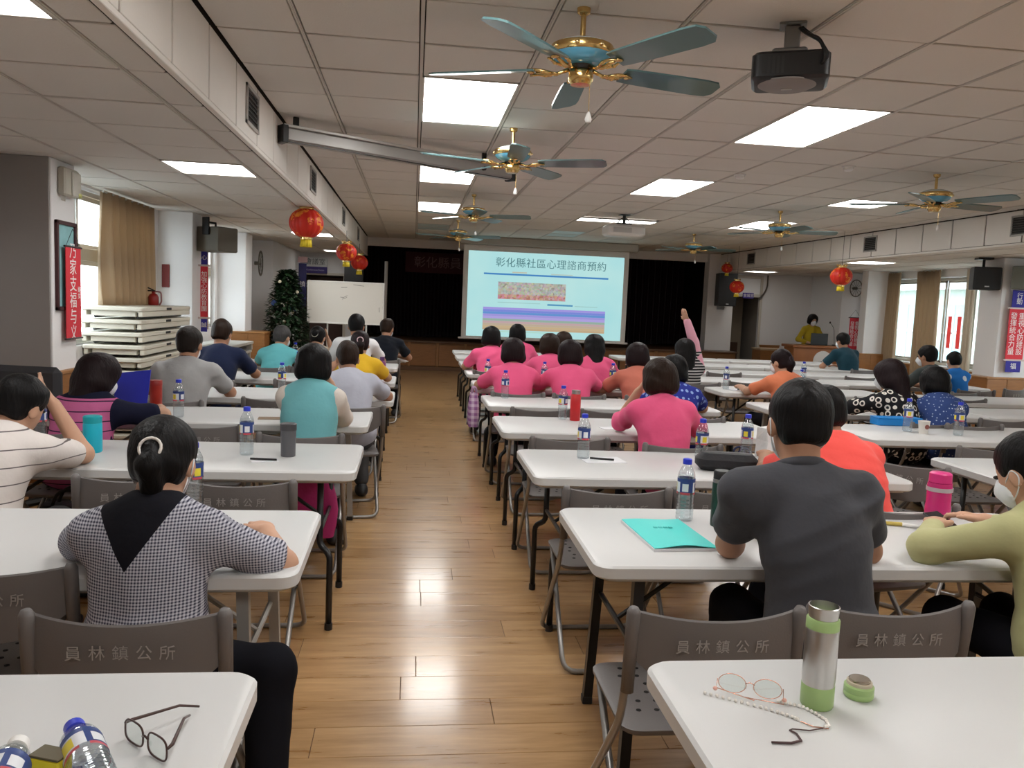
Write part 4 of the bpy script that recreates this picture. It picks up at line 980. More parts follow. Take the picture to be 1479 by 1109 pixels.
lathe_thing('thermos_bottle', 'dark green thermos with black and steel cap on the second middle table', 'thermos', (1.11, 2.74, TZ), [('body', [(.001, 0), (.031, 0), (.033, .004), (.033, .155), (.031, .16), (.001, .16)], dg), ('steel_ring', [(.02, .159), (.0325, .159), (.0325, .172), (.02, .173)], steel), ('cap', [(.02, .172), (.031, .172), (.031, .196), (.027, .202), (.001, .202)], black)])
lathe_thing('tumbler', 'dark grey tumbler on the third left table', 'tumbler', (-.573, 3.894, TZ), [('body', [(.001, 0), (.032, 0), (.034, .004), (.036, .125), (.02, .126)], mat('tumbler_grey', (.10,.10,.11), .4)), ('lid', [(.02, .125), (.038, .125), (.038, .155), (.034, .158), (.001, .158)], mat('tumbler_lid', (.055,.055,.06), .4))])
lathe_thing('sports_bottle', 'bright turquoise drinking bottle on the third left table', 'bottle', (-1.456, 3.908, TZ), [('body', [(.001, 0), (.037, 0), (.041, .006), (.041, .13), (.038, .138), (.02, .138)], mat('bottle_cyan', (.01,.42,.56), .35)), ('lid', [(.02, .137), (.040, .137), (.041, .165), (.036, .17), (.001, .17)], mat('lid_teal', (.01,.33,.38), .4))])
lathe_thing('tin_canister', 'tall dark red canister beside the blue folder on the fourth left table', 'canister', (-1.535, 5.10, TZ), [('body', [(.001, 0), (.034, 0), (.035, .002), (.035, .185), (.02, .187)], mat('tin_red', (.34,.025,.015), .35)), ('lid', [(.02, .185), (.0365, .185), (.0365, .212), (.034, .215), (.001, .215)], mat('tin_lid', (.28,.02,.015), .35))])
lathe_thing('thermos_bottle', 'red bottle with silver cap on the fourth middle table', 'bottle', (1.095, 5.324, TZ), [('body', [(.001, 0), (.033, 0), (.035, .004), (.035, .17), (.028, .18), (.02, .18)], mat('bottle_red', (.55,.02,.025), .35)), ('cap', [(.02, .178), (.029, .18), (.029, .205), (.001, .207)], steel)])
lathe_thing('sports_bottle', 'purple plastic bottle on the sixth left table beside the yellow sleeve', 'bottle', (-.29, 7.88, TZ), [('body', [(.001, 0), (.034, 0), (.036, .004), (.036, .15), (.022, .17), (.02, .17)], mat('bottle_purple', (.22,.05,.17), .3)), ('cap', [(.015, .168), (.022, .17), (.022, .205), (.001, .207)], mat('cap_purple', (.10,.04,.14), .4))])
pk = mat('bottle_pink', (.78,.04,.25), .2, trans=.35)
lathe_thing('sports_bottle', 'bright pink translucent bottle on the second middle table before the green sweater', 'bottle', (2.035, 2.86, TZ), [('body', [(.001, 0), (.042, 0), (.046, .006), (.046, .05), (.044, .06), (.044, .11), (.046, .12), (.043, .145), (.02, .147)], pk), ('band', [(.04, .112), (.0475, .113), (.0475, .128), (.04, .129)], mat('band_grey', (.45,.40,.42), .4)), ('lid', [(.02, .146), (.041, .147), (.040, .18), (.034, .185), (.001, .185)], mat('lid_pink', (.62,.03,.20), .35))])
lathe_thing('bottle_small', 'small dark red bottle on the front middle table far ahead', 'bottle', (.72, 9.2, TZ), [('body', [(.001, 0), (.035, 0), (.035, .14), (.02, .16), (.02, .16)], mat('bottle_darkred', (.25,.01,.015), .3)), ('cap', [(.015, .159), (.021, .16), (.021, .19), (.001, .19)], M['bottle_red'])])
lathe_thing('paper_cup', 'white paper cup with brown round logo on the fourth right table', 'cup', (3.47, 5.10, TZ), [('cup', [(.001, 0), (.028, 0), (.038, .085), (.040, .087), (.037, .088), (.027, .01), (.001, .01)], mat('paper_white', (.74,.71,.66), .6))])
t = thing('tmp', 'x', 'x'); bpy.data.objects.remove(t)
cup = bpy.data.objects['paper_cup']; MB().tube([(0, -.0355, .05), (0, -.037, .05)], .016, 14).build('logo', mat('logo_brown', (.28,.10,.08), .6), cup)
# eyeglasses
def arc(cx, cz, rx, rz, a0, a1, n, y=0, p=2.4):
    o = []
    for k in range(n):
        a = math.radians(a0+(a1-a0)*k/(n-1)); c, s_ = math.cos(a), math.sin(a)
        o.append((cx+rx*math.copysign(abs(c)**(2/p), c), y, cz+rz*math.copysign(abs(s_)**(2/p), s_)))
    return o
def eyeglasses(label, loc, rz, m, rim, p=2.6, temple=True, tips=None):
    G = thing('eyeglasses', label, 'glasses', loc, rz)
    for s_ in (-1, 1):
        ring = arc(s_*.034, .021, .027, .0195, 0, 345, 24, 0, p)
        MB().tube(ring, rim, 6, closed=True).build('rim', m, G, smooth='all')
        MB().ring([[(x, -.0006, z) for x, y, z in ring], [(x, .0006, z) for x, y, z in ring]]).build('lens', glass, G)
        if tips:
            tx, ty = tips[s_]; hx_ = s_*.063
            MB().tube([(hx_, 0, .028), (hx_+(tx-hx_)*.05, .012, .029), (hx_+(tx-hx_)*.72, ty*.72, .022), (tx, ty, .006)], [rim*1.4, rim*1.9, rim*1.5, rim*1.3], 6).build('temple', m, G, smooth='all')
        elif temple: MB().tube([(s_*.063, 0, .028), (s_*.066, .03, .029), (s_*.064, .10, .020), (s_*.060, .135, .006)], [rim*1.4, rim*1.7, rim*1.3, rim*1.2], 6).build('temple', m, G, smooth='all')
    MB().tube([(-.009, 0, .024), (0, -.002, .029), (.009, 0, .024)], rim*1.1, 6).build('bridge', m, G, smooth='all')
    for s_ in (-1, 1): MB().ell((s_*.008, .004, .016), (.003, .002, .005), 6, 4).build('nose_pad', glass, G)
    return G
eyeglasses('brown framed eyeglasses standing open on the nearest left table', (-.418, 1.332, TZ+.001), math.radians(-42), mat('glasses_brown', (.055,.025,.02), .3), .0017, 3.2, tips={-1: (-.055, .136), 1: (-.040, .107)})
rg_ = mat('rose_gold', (.75,.42,.32), .25, metal=1)
G = eyeglasses('thin rose gold eyeglasses with a pearl chain on the nearest right table', (.687, 1.482, TZ+.001), math.radians(-24), rg_, .0009, 2.0, temple=False)
for s_ in (-1, 1):
    MB().tube([(s_*.063, 0, .026), (s_*.064, -.012*(s_+2), .012), (s_*-.01, -.02+s_*.004, .004)], .0010, 5).build('temple', rg_, G, smooth='all')
for s_ in (-1, 1): MB().ell((s_*.066, -.012, .01), (.005, .005, .004), 8, 5).build('chain_clip', mat('clip_pink', (.72,.40,.33), .4), G)
pearl = mat('pearl', (.78,.75,.70), .2); pm = MB().ell((0, 0, 0), (.0036, .0036, .0036), 8, 6).mesh('pearl', pearl, 'all')
dk = mat('chain_dark', (.07,.035,.035), .4)
CHn = thing('glasses_chain', 'pearl and dark cord glasses chain lying by the thermos', 'glasses chain', (0, 0, TZ))
pts = [(.60, 1.495), (.63, 1.475), (.66, 1.455), (.69, 1.435), (.715, 1.415), (.735, 1.395), (.745, 1.38)]
pts2 = [(.735, 1.455), (.755, 1.445), (.775, 1.43), (.788, 1.405), (.795, 1.38), (.790, 1.36), (.775, 1.352)]
for pp in (pts, pts2):
    for (a, b) in zip(pp, pp[1:]):
        for t in (0, .33, .66): link('pearl', pm, CHn, (a[0]+(b[0]-a[0])*t, a[1]+(b[1]-a[1])*t, .0036))
MB().tube([(.745, 1.38, .002), (.76, 1.36, .002), (.785, 1.35, .003)], .0012, 5).build('cord', rg_, CHn)
MB().tube([(.775, 1.352, .003), (.745, 1.345, .003), (.715, 1.352, .003), (.708, 1.348, .003), (.715, 1.335, .003), (.712, 1.312, .003), (.69, 1.305, .003), (.655, 1.309, .003)], [.0012, .0014, .0014, .002, .002, .0025, .0025, .0022], 6).build('dark_cord', dk, CHn, smooth='all')
# booklet
Bk = thing('booklet', 'turquoise covered booklet lying on the second middle table', 'booklet', (.872, 2.605, TZ), math.radians(3))
pg = mat('paper', (.74,.74,.77), .7)
MB().box(-.107, .107, -.175, .175, .0, .010, .001).build('pages', pg, Bk)
m = MB(); n = 10; R = []
for i in range(n+1):
    u = i/n; x = -.105+.213*u; R.append([(x, -.174, .0105+.010*math.sin(math.pi*u)**2), (x, .172, .0105+.002*math.sin(2*math.pi*u)), (x, .172, .0125+.002*math.sin(2*math.pi*u)), (x, -.174, .0125+.010*math.sin(math.pi*u)**2)])
m.ring(R); m.build('cover', mat('cover_turquoise', (.07,.62,.58), .5), Bk, smooth=True)
for k in range(4): MB().box(-.03+k*.018, -.018+k*.018, .04, .052, .0165, .0185).build('cover_mark', mat('cover_print', (.05,.48,.46), .6), Bk)
# papers, pen, phone, other bits
def paper(label, x, y, rz, w_, h_, dark=True):
    P_ = thing('paper_sheet', label, 'paper', (x, y, TZ), rz)
    MB().box(-w_/2, w_/2, -h_/2, h_/2, 0, .003).build('sheet', pg, P_)
    if dark: MB().tube([(-.06, .02, .009), (.05, -.03, .009)], .005, 6).build('pen', black, P_)
paper('white sheet with a dark pen on the third middle table', .96, 3.93, .1, .21, .15)
paper('folded notes next to the grey tumbler on the third left table', -.66, 3.77, .3, .12, .07)
paper('white handout in front of the orange shirted woman', 3.3, 7.75, .1, .3, .2)
paper('small notes in front of the pink shirted woman on the fourth middle table', 1.28, 5.0, .2, .16, .1, False)
paper('brown envelope on the fourth left table beside the teal vest', -.83, 5.09, .1, .2, .1, False)
bpy.data.objects['paper_sheet.004'].children[0].data.materials[0] = mat('envelope_brown', (.22,.15,.09), .7)
Pn = thing('marker_pen', 'gold and white pen lying in front of the green sweater woman', 'pen', (1.82, 2.75, TZ), math.radians(-18))
MB().tube([(-.07, 0, .008), (.0, 0, .008)], .0075, 8).build('barrel', mat('pen_gold', (.55,.42,.10), .35), Pn); MB().tube([(0, 0, .008), (.05, -.01, .008), (.062, -.012, .008)], [.0075, .0065, .002], 8).build('grip', whitem, Pn)
Pu = thing('pouch', 'black zipped pouch on the third middle table', 'pouch', (1.53, 3.74, TZ), math.radians(-12))
MB().slab(rrect(.30, .14, .06, 5), 0, .085, .028).build('body', mat('pouch_black', (.012,.012,.015), .6, bump=.3, bscale=15), Pu, smooth=True)
MB().tube([(-.12, 0, .0855), (.12, 0, .0855)], .004, 6).build('zipper', mat('zip_grey', (.25,.25,.26), .4, metal=.6), Pu)
Wb = thing('paper_bag', 'white paper bag standing behind the bottle on the third middle table', 'bag', (1.93, 4.08, TZ), .2)
m = MB(); m.ring([[(-.085, -.05, 0), (.085, -.05, 0), (.085, .05, 0), (-.085, .05, 0)], [(-.08, -.05, .10), (.085, -.045, .10), (.08, .05, .10), (-.085, .045, .10)], [(-.095, -.055, .17), (.075, -.05, .19), (.09, .05, .18), (-.08, .05, .16)]]); m.build('bag', mat('bag_white', (.70,.69,.68), .7, bump=.5, bscale=12), Wb)
for lab, x, y, z, c, sx, sy, sz, rz in (('magenta backpack hanging on the chair of the teal vest woman', -.52, 4.15, .28, (.40,.02,.15), .34, .12, .40, 0), ('bright red tote bag on the floor behind the coral shirted man', 2.62, 4.70, 0.02, (.60,.04,.02), .30, .14, .62, .3), ('blue shopping bag beside the red tote bag', 2.42, 4.95, .02, (.02,.16,.40), .2, .12, .62, .2),
                                   ('lilac checked cloth bag hanging at the aisle end of the pink row', .545, 7.1, .42, (.46,.30,.48), .10, .26, .34, 0), ('dark navy backpack on the floor between middle and right tables', 2.55, 5.95, .02, (.02,.03,.10), .3, .2, .45, .3), ('black handbag under the third left table', -1.6, 4.1, .02, (.01,.01,.012), .5, .25, .5, 0)):
    Bg = thing('bag', lab, 'bag', (x, y, z), rz)
    mm = mat('bag_%d' % int(1000*c[0]+x*10), c, .7, bump=.4, bscale=10)
    R = []
    for t in range(6):
        u = t/5; k_ = (1-.25*u*u)*(.85+.15*math.sin(math.pi*u)); R.append([(px*k_, py*k_*(1-.3*u), sz*u*.85) for px, py in rrect(sx, sy, min(sx, sy)*.35, 3)])
    MB().ring(R).build('body', mm, Bg, smooth=True)
    for s_ in (-1, 1): MB().tube(bend([(-sx*.22, s_*sy*.15, sz*.80), (-sx*.15, s_*sy*.15, sz), (sx*.15, s_*sy*.15, sz), (sx*.22, s_*sy*.15, sz*.80)], .05), .008, 6).build('handle', mm, Bg, smooth='all')
    if 'checked' in lab:
        ck = gingham('lilac_check', (.62,.50,.62), (.28,.12,.30), .05); Bg.children[0].data.materials[0] = ck
q = thing('blue_box', 'bright blue flat box in front of the ring patterned blouse woman', 'box', (3.52, 5.50, TZ))
MB().box(-.17, .17, -.06, .06, 0, .05, .004).build('carton', mat('box_blue', (.01,.22,.62), .5), q); MB().box(-.172, .172, -.062, .062, .05, .058, .003).build('lid', M['box_blue'], q)
q = thing('blue_folder', 'royal blue folder held up beside the red canister', 'folder', (-1.675, 5.03, TZ), math.radians(-14))
MB().ring([[(-.11, 0, 0), (.11, 0, 0), (.11, .006, 0), (-.11, .006, 0)], [(-.10, .06, .25), (.11, .06, .28), (.11, .066, .28), (-.10, .066, .25)]]).build('cover', mat('folder_blue', (.02,.03,.45), .45), q)
MB().ring([[(-.10, .008, 0), (.10, .008, 0), (.10, .014, 0), (-.10, .014, 0)], [(-.09, .066, .235), (.10, .066, .26), (.10, .072, .26), (-.09, .072, .235)]]).build('papers', pg, q)
q = thing('smartphone', 'black phone in the hands of the green sweater woman', 'phone', (1.93, 2.66, TZ+.03), math.radians(20))
MB().box(-.04, .04, -.075, .075, 0, .009, .003).build('body', black, q); MB().box(-.037, .037, -.07, .07, .0088, .0095).build('screen', mat('phone_glass', (.02,.02,.025), .1), q)
for ob in (q,): ob.rotation_euler = (math.radians(22), 0, math.radians(20))
# ================================================================== PEOPLE
# bodies, clothes and hair are smooth implicit surfaces turned into one continuous mesh each
class SDF:
    def __init__(s): s.p = []
    def cone(s, a, b, r1, r2, k=.03, op='u'): s.p.append(('c', np.array(a, float), np.array(b, float), r1, r2, k, op)); return s
    def ell(s, c, r, R=None, k=.03, op='u'): s.p.append(('e', np.array(c, float), np.array(r, float), np.eye(3) if R is None else R, None, k, op)); return s
    def plane(s, p0, n, k=.01): n = np.array(n, float); s.p.append(('p', np.array(p0, float), n/np.linalg.norm(n), None, None, k, 'i')); return s
    def bounds(s):
        lo = np.full(3, 1e9); hi = -lo
        for q in s.p:
            if q[6] != 'u': continue
            l, h = s.aabb(q); lo = np.minimum(lo, l); hi = np.maximum(hi, h)
        return lo, hi
    def aabb(s, q):
        if q[0] == 'c':
            r = max(q[3], q[4]); return np.minimum(q[1], q[2])-r, np.maximum(q[1], q[2])+r
        e = np.sqrt(((q[3]*q[2])**2).sum(1)); return q[1]-e, q[1]+e
    def mesh(s, name, m, h, wr=0):
        lo, hi = s.bounds(); lo = lo-3*h; n = np.ceil((hi-lo)/h).astype(int)+4
        F = np.full(n, .5, np.float32)
        ax = [lo[i]+h*np.arange(n[i], dtype=np.float32) for i in range(3)]
        for q in s.p:
            k = q[5]
            if q[0] == 'p': sl = (slice(None),)*3
            else:
                l, u = s.aabb(q); pad = k+2.5*h
                i0 = np.maximum(0, np.floor((l-pad-lo)/h).astype(int)); i1 = np.minimum(n, np.ceil((u+pad-lo)/h).astype(int)+1)
                if (i1 <= i0).any(): continue
                sl = tuple(slice(a, b) for a, b in zip(i0, i1))
            X = ax[0][sl[0]][:, None, None]; Y = ax[1][sl[1]][None, :, None]; Z = ax[2][sl[2]][None, None, :]
            if q[0] == 'c':
                a, b = q[1], q[2]; d = b-a; L2 = max(d@d, 1e-9)
                px, py, pz = X-a[0], Y-a[1], Z-a[2]
                t = np.clip((px*d[0]+py*d[1]+pz*d[2])/L2, 0, 1)
                D = np.sqrt((px-t*d[0])**2+(py-t*d[1])**2+(pz-t*d[2])**2)-(q[3]+t*(q[4]-q[3]))
            elif q[0] == 'e':
                px, py, pz = X-q[1][0], Y-q[1][1], Z-q[1][2]; R = q[3]; r = q[2]
                u0 = (px*R[0,0]+py*R[1,0]+pz*R[2,0]); u1 = (px*R[0,1]+py*R[1,1]+pz*R[2,1]); u2 = (px*R[0,2]+py*R[1,2]+pz*R[2,2])
                k0 = np.sqrt((u0/r[0])**2+(u1/r[1])**2+(u2/r[2])**2); k1 = np.sqrt((u0/r[0]**2)**2+(u1/r[1]**2)**2+(u2/r[2]**2)**2)+1e-9
                D = k0*(k0-1)/k1
            else:
                D = (X-q[1][0])*q[2][0]+(Y-q[1][1])*q[2][1]+(Z-q[1][2])*q[2][2]
            G = F[sl]
            if q[6] == 'u':
                hh = np.clip(.5+.5*(G-D)/k, 0, 1); F[sl] = G*(1-hh)+D*hh-k*hh*(1-hh)
            elif q[6] == 's':
                hh = np.clip(.5-.5*(G+D)/k, 0, 1); F[sl] = G*(1-hh)+(-D)*hh+k*hh*(1-hh)
            else:
                hh = np.clip(.5-.5*(G-D)/k, 0, 1); F[sl] = G*(1-hh)+D*hh+k*hh*(1-hh)
        if wr:                                  # cloth folds
            I = np.argwhere(np.abs(F) < .03); p = lo+h*I; rs = np.random.RandomState(int(abs(lo[0]*1e4)) % 9999); d = np.zeros(len(I))
            w1 = np.sin(p@rs.normal(0, 9, 3)+rs.rand()*6)+np.sin(p@rs.normal(0, 14, 3)+rs.rand()*6)
            for i in range(7):
                kv = rs.normal(0, 1, 3)*np.array([.55, .6, 1.0]); kv *= rs.uniform(22, 55)/np.linalg.norm(kv)
                d += (1-2*np.abs(np.sin(p@kv*.5+w1*rs.uniform(.6, 1.4)+rs.rand()*6)))*rs.uniform(.5, 1)*np.clip(np.sin(p@rs.normal(0, 5, 3)+rs.rand()*6)+.3, 0, 1)
            F[tuple(I.T)] -= wr*d/2.0
        return surfnet(F, lo, h, name, m)
def surfnet(F, lo, h, name, m):
    ins = F < 0
    c = sum(ins[i:F.shape[0]-1+i, j:F.shape[1]-1+j, k:F.shape[2]-1+k].astype(np.int8) for i in (0, 1) for j in (0, 1) for k in (0, 1))
    act = (c > 0) & (c < 8); I = np.argwhere(act)
    idx = np.full(act.shape, -1, np.int32); idx[act] = np.arange(len(I))
    acc = np.zeros((len(I), 3)); cnt_ = np.zeros(len(I))
    cor = [(i, j, k) for i in (0, 1) for j in (0, 1) for k in (0, 1)]
    val = {q: F[I[:, 0]+q[0], I[:, 1]+q[1], I[:, 2]+q[2]] for q in cor}
    for a in cor:
        for axn in range(3):
            if a[axn]: continue
            b = list(a); b[axn] = 1; b = tuple(b); va, vb = val[a], val[b]; cr = (va < 0) != (vb < 0)
            t = np.where(cr, va/np.where(cr, va-vb, 1), 0); p = np.array(a, float)[None, :].repeat(len(I), 0); p[:, axn] = t
            acc += p*cr[:, None]; cnt_ += cr
    V = lo+h*(I+acc/cnt_[:, None])
    Q = []
    for axn in range(3):
        sh = [slice(None)]*3; s2 = list(sh); sh[axn] = slice(0, -1); s2[axn] = slice(1, None)
        A_, B_ = ins[tuple(sh)], ins[tuple(s2)]
        E = np.argwhere(A_ != B_); fl_ = A_[tuple(E.T)]
        o1, o2 = [(axn+1) % 3, (axn+2) % 3]
        qs = []
        for d1, d2 in ((-1, -1), (0, -1), (0, 0), (-1, 0)):
            e = E.copy(); e[:, o1] += d1; e[:, o2] += d2; qs.append(idx[e[:, 0], e[:, 1], e[:, 2]])
        q = np.stack(qs, 1); q[~fl_] = q[~fl_][:, ::-1]; Q.append(q)
    Q = np.concatenate(Q); Q = Q[(Q >= 0).all(1)]
    me = bpy.data.meshes.new(name)
    me.vertices.add(len(V)); me.vertices.foreach_set('co', V.astype(np.float32).ravel())
    me.loops.add(len(Q)*4); me.loops.foreach_set('vertex_index', Q.astype(np.int32).ravel())
    me.polygons.add(len(Q)); me.polygons.foreach_set('loop_start', np.arange(0, len(Q)*4, 4, dtype=np.int32))
    me.polygons.foreach_set('use_smooth', np.ones(len(Q), bool))
    me.update(calc_edges=True); me.materials.append(m)
    return me
def rotm(yaw, pitch, roll):
    """columns: right, forward, up; pitch>0 looks down"""
    return np.array(Matrix.Rotation(yaw, 3, 'Z') @ Matrix.Rotation(-pitch, 3, 'X') @ Matrix.Rotation(roll, 3, 'Y'))
skin = mat('skin', (.52,.30,.20), .55, spec=.3, var=.08, vscale=20)
skin_d = mat('skin_tan', (.40,.21,.13), .55, spec=.3, var=.08, vscale=20)
def hairm(name, col, rough=.5): return mat(name, col, rough, spec=.18, bump=.3, bscale=26, stretch=(3, 3, .5), var=.3, vscale=30)
H_blk = hairm('hair_black', (.0045,.004,.0042)); H_brn = hairm('hair_brown', (.020,.010,.006)); H_red = hairm('hair_auburn', (.011,.005,.006)); H_gry = hairm('hair_grey', (.055,.052,.052)); H_thin = hairm('hair_thinning', (.014,.010,.008))
maskm = mat('mask_white', (.72,.75,.78), .8); eyem = mat('eye_dark', (.015,.01,.008), .2); lipm = mat('lips', (.38,.14,.12), .5)
shoem = mat('shoe_dark', (.02,.02,.022), .5)
trous = mat('trouser_black', (.008,.008,.011), .9, spec=.1); trou_n = mat('trouser_navy', (.012,.014,.035), .9, spec=.15); trou_g = mat('trouser_grey', (.08,.08,.085), .9, spec=.15)
def dirv(a): return np.array([0, math.sin(a), math.cos(a)])
def ik(s, w_, l1, l2, pole):
    d = w_-s; L = np.linalg.norm(d); L2 = min(L, (l1+l2)*.985); w_ = s+d/L*L2; d = (w_-s)/L2
    a = (l1*l1-l2*l2+L2*L2)/(2*L2); hgt = math.sqrt(max(l1*l1-a*a, 0)); p = np.array(pole, float); p -= d*(p@d); p /= np.linalg.norm(p)
    return s+d*a+p*hgt, w_
def person(desc, label, X, Y, ztop, top, hair, bottom=trous, lean=26, face=0, head=(0, 12, 0), sleeve=.62, scale=1.0, shw=.178, wide=1.0, hands=None, elbows=None, mask=True, sk=skin, res=.012, collar=None, stand=False, chair_on=True, vest=None, loops=False, hair_extra=None, openhand=(), chair_dx=0, chair_y=None, long_sleeve=None, hipx=0, knees=None):
    s = scale; shw *= .93; lean = math.radians(lean); hy, hp, hr = [math.radians(q) for q in head]
    seat = .43; ph = seat+.095*s if not stand else .86*s
    Rh = rotm(hy, hp, hr)
    def spine(L):
        pel = np.array([hipx, 0, ph]); ch = pel+dirv(lean*.75)*L*.55-np.array([hipx*.55, 0, 0]); nb = ch+dirv(lean*1.3)*L*.45-np.array([hipx*.45, 0, 0])
        hb = nb+dirv(.35*lean+.45*hp)*.036*s; hc = hb+Rh@np.array([0, .018, .100])*s
        return pel, ch, nb, hb, hc, hc[2]+(Rh@np.array([0, -.01, .118]))[2]*s
    lo, hi = .25, .75
    for _ in range(30):
        md = (lo+hi)/2
        if spine(md)[5] > ztop: hi = md
        else: lo = md
    L = lo; pel, ch, nb, hb, hc, _ = spine(L)
    fz = math.radians(face); cf, sf = math.cos(fz), math.sin(fz)
    ox, oy = X-(cf*hc[0]-sf*hc[1]), Y-(sf*hc[0]+cf*hc[1])
    P_ = thing('person', label, 'person', (ox, oy, 0), fz, 'people in the hall')
    def loc(p): p = np.array(p, float)-np.array([ox, oy, 0]); return np.array([cf*p[0]+sf*p[1], -sf*p[0]+cf*p[1], p[2]])
    Rt = rotm(0, lean*1.1, 0)
    # torso primitives, inflated by g
    def torso(S_, g, low=False):
        wd = wide*s
        S_.ell(ch+Rt@np.array([0, -.01, .04]), np.array([.150*wd+g, .105*wd+g, .20*s+g]), Rt, .06)
        S_.ell(pel*.55+ch*.45+np.array([0, .005, 0]), np.array([.142*wd+g, .112*wd+g, .15*s+g]), rotm(0, lean*.7, 0), .06)
        S_.ell(pel+np.array([0, -.01, .0]), np.array([.165*wd+g, .125*wd+g, .105*s+g]), None, .06)
        for q in (-1, 1):
            S_.cone(nb+Rt@np.array([q*.03, -.012, -.02]), nb+Rt@np.array([q*(shw*s-.02), -.008, -.058]), .043*s+g, .044*s+g, .06)
    W_ = {}; E_ = {}; SH = {}
    l1, l2 = .275*s, .240*s
    for q, nm in ((-1, 'L'), (1, 'R')):
        sh = nb+Rt@np.array([q*shw*s, -.005, -.070]); SH[nm] = sh
        t = loc(hands[nm]) if hands and nm in hands else np.array([q*.13, .36+.10, TZ+.035]) if not stand else np.array([q*.15, .25, .97])
        if elbows and nm in elbows:
            e = loc(elbows[nm]); d = e-sh; e = sh+d/np.linalg.norm(d)*np.clip(np.linalg.norm(d), l1*.85, l1*1.12); d = t-e; w_ = e+d/np.linalg.norm(d)*l2
        else: e, w_ = ik(sh, t, l1, l2, (q*.75, -.25, -.6))
        if not stand and e[1] > .22 and e[2] < TZ+.03: e[2] = TZ+.03
        W_[nm] = w_; E_[nm] = e
    body = SDF(); torso(body, -.012)
    body.cone(nb+np.array([0, -.015, -.03]), hb+Rh@np.array([0, -.005, .03])*s, .054*s, .050*s, .03)
    def hd(p): return hc+Rh@(np.array(p)*s)
    body.ell(hd((0, -.010, .026)), np.array([.075, .095, .088])*s, Rh, .02)
    body.ell(hd((0, .026, -.045)), np.array([.057, .064, .072])*s, Rh, .04)
    body.cone(hd((0, .088, -.005)), hd((0, .102, -.036)), .010*s, .014*s, .014)
    for q in (-1, 1):
        body.ell(hd((q*.077, -.004, -.018)), np.array([.010, .020, .032])*s, Rh@rotm(q*-.35, 0, 0), .008)
        body.ell(hd((q*.031, .092, .004)), np.array([.016, .012, .012])*s, Rh, .012, 's')
    for q, nm in ((-1, 'L'), (1, 'R')):
        sh, e, w_ = SH[nm], E_[nm], W_[nm]
        body.cone(sh, e, .047*s, .039*s, .03); body.cone(e, w_, .040*s, .027*s, .02)
        f = w_-e; f /= np.linalg.norm(f)
        if nm in openhand: f = f*.8+np.array([-q*.25, .0, .35]); f /= np.linalg.norm(f); up = np.array([-q*.9, -.4, 0.])
        else:
            f = f+np.array([-q*.1, .25, -.02]); f /= np.linalg.norm(f); up = np.array([q*.15, 0, 1.])
        up = up-f*(up@f); up /= np.linalg.norm(up); sd = np.cross(f, up); Rp = np.stack([sd, f, up], 1)
        body.ell(w_+f*.045*s, np.array([.037, .050, .016])*s, Rp, .018)
        curl = .35 if nm not in openhand else .15
        for i in range(4):
            b0 = w_+f*.080*s+sd*(i-1.5)*.0185*s; l_ = [.030, .036, .039, .033][i if q < 0 else 3-i]*s
            d1 = f*math.cos(curl)-up*math.sin(curl); d2 = f*math.cos(curl*2.6)-up*math.sin(curl*2.6); m1 = b0+d1*l_
            fr = max(.0088*s, res*.72); body.cone(b0-f*.015, m1, fr*1.08, fr, .006); body.cone(m1, m1+d2*l_*.85, fr, fr*.85, .004)
        tb = w_+f*.022*s-sd*q*.028*s; tm = tb+(f*.7-sd*q*.6)*.036*s; fr = max(.0098*s, res*.75)
        body.cone(tb, tm, fr*1.15, fr, .01); body.cone(tm, tm+(f*.95-sd*q*.1-up*.2)*.030*s, fr, fr*.85, .004)
    KN = {}; AN = {}
    for q, nm in ((-1, 'L'), (1, 'R')):
        hp_ = pel+np.array([q*.085*s, 0, -.01])
        if stand: kn = np.array([q*.09, .03, .47*s]); an = np.array([q*.095, -.02, .09])
        else: kn = np.array([q*.115, .40*s, .475*s+.03]); an = np.array([q*.125, .40*s-.04*(1 if q > 0 else -2), .09])
        if not stand: kn[0] += hipx; an[0] += hipx
        if knees and nm in knees: kn, an = loc(knees[nm][0]), loc(knees[nm][1])
        KN[nm], AN[nm] = (hp_, kn), an
        body.cone(hp_, kn, .070*s, .050*s, .04); body.cone(kn, an, .048*s, .034*s, .02); body.cone(an, an+np.array([0, .13, -.05]), .034, .026, .02)
    link('body', body.mesh('body', sk, res), P_)
    # trousers
    tr = SDF()
    tr.ell(pel+np.array([0, -.01, -.005]), np.array([.170*wide*s, .130*wide*s, .105*s]), None, .05)
    for nm in 'LR':
        hp_, kn = KN[nm]; an = AN[nm]; tr.cone(hp_, kn, .086*s, .066*s, .05); tr.cone(kn, an+np.array([0, 0, .04]), .064*s, .055*s, .03)
    link('trousers', tr.mesh('trousers', bottom, max(res, .013), .004), P_)
    for nm in 'LR':
        an = AN[nm]; sm = SDF(); sm.ell(an+np.array([0, .055, -.052]), np.array([.048, .135, .040]), None, .01); sm.ell(an+np.array([0, -.02, -.03]), np.array([.045, .05, .055]), None, .03); sm.plane((0, 0, .006), (0, 0, -1), .004)
        link('shoe', sm.mesh('shoe', shoem, .013), P_)
    # shirt
    sh_ = SDF(); torso(sh_, .008)
    sh_.ell(pel+np.array([0, -.02, .045]), np.array([.175*wide*s, .145*wide*s, .10*s]), None, .06)
    for q, nm in ((-1, 'L'), (1, 'R')):
        sh, e, w_ = SH[nm], E_[nm], W_[nm]; d = e-sh
        if sleeve <= 1:
            if sleeve > 0: sh_.cone(sh, sh+d*sleeve, .058*s, .065*s, .065)
        else:
            sh_.cone(sh, e, .060*s, .052*s, .045); sh_.cone(e, e+(w_-e)*(sleeve-1), .052*s, .040*s, .03)
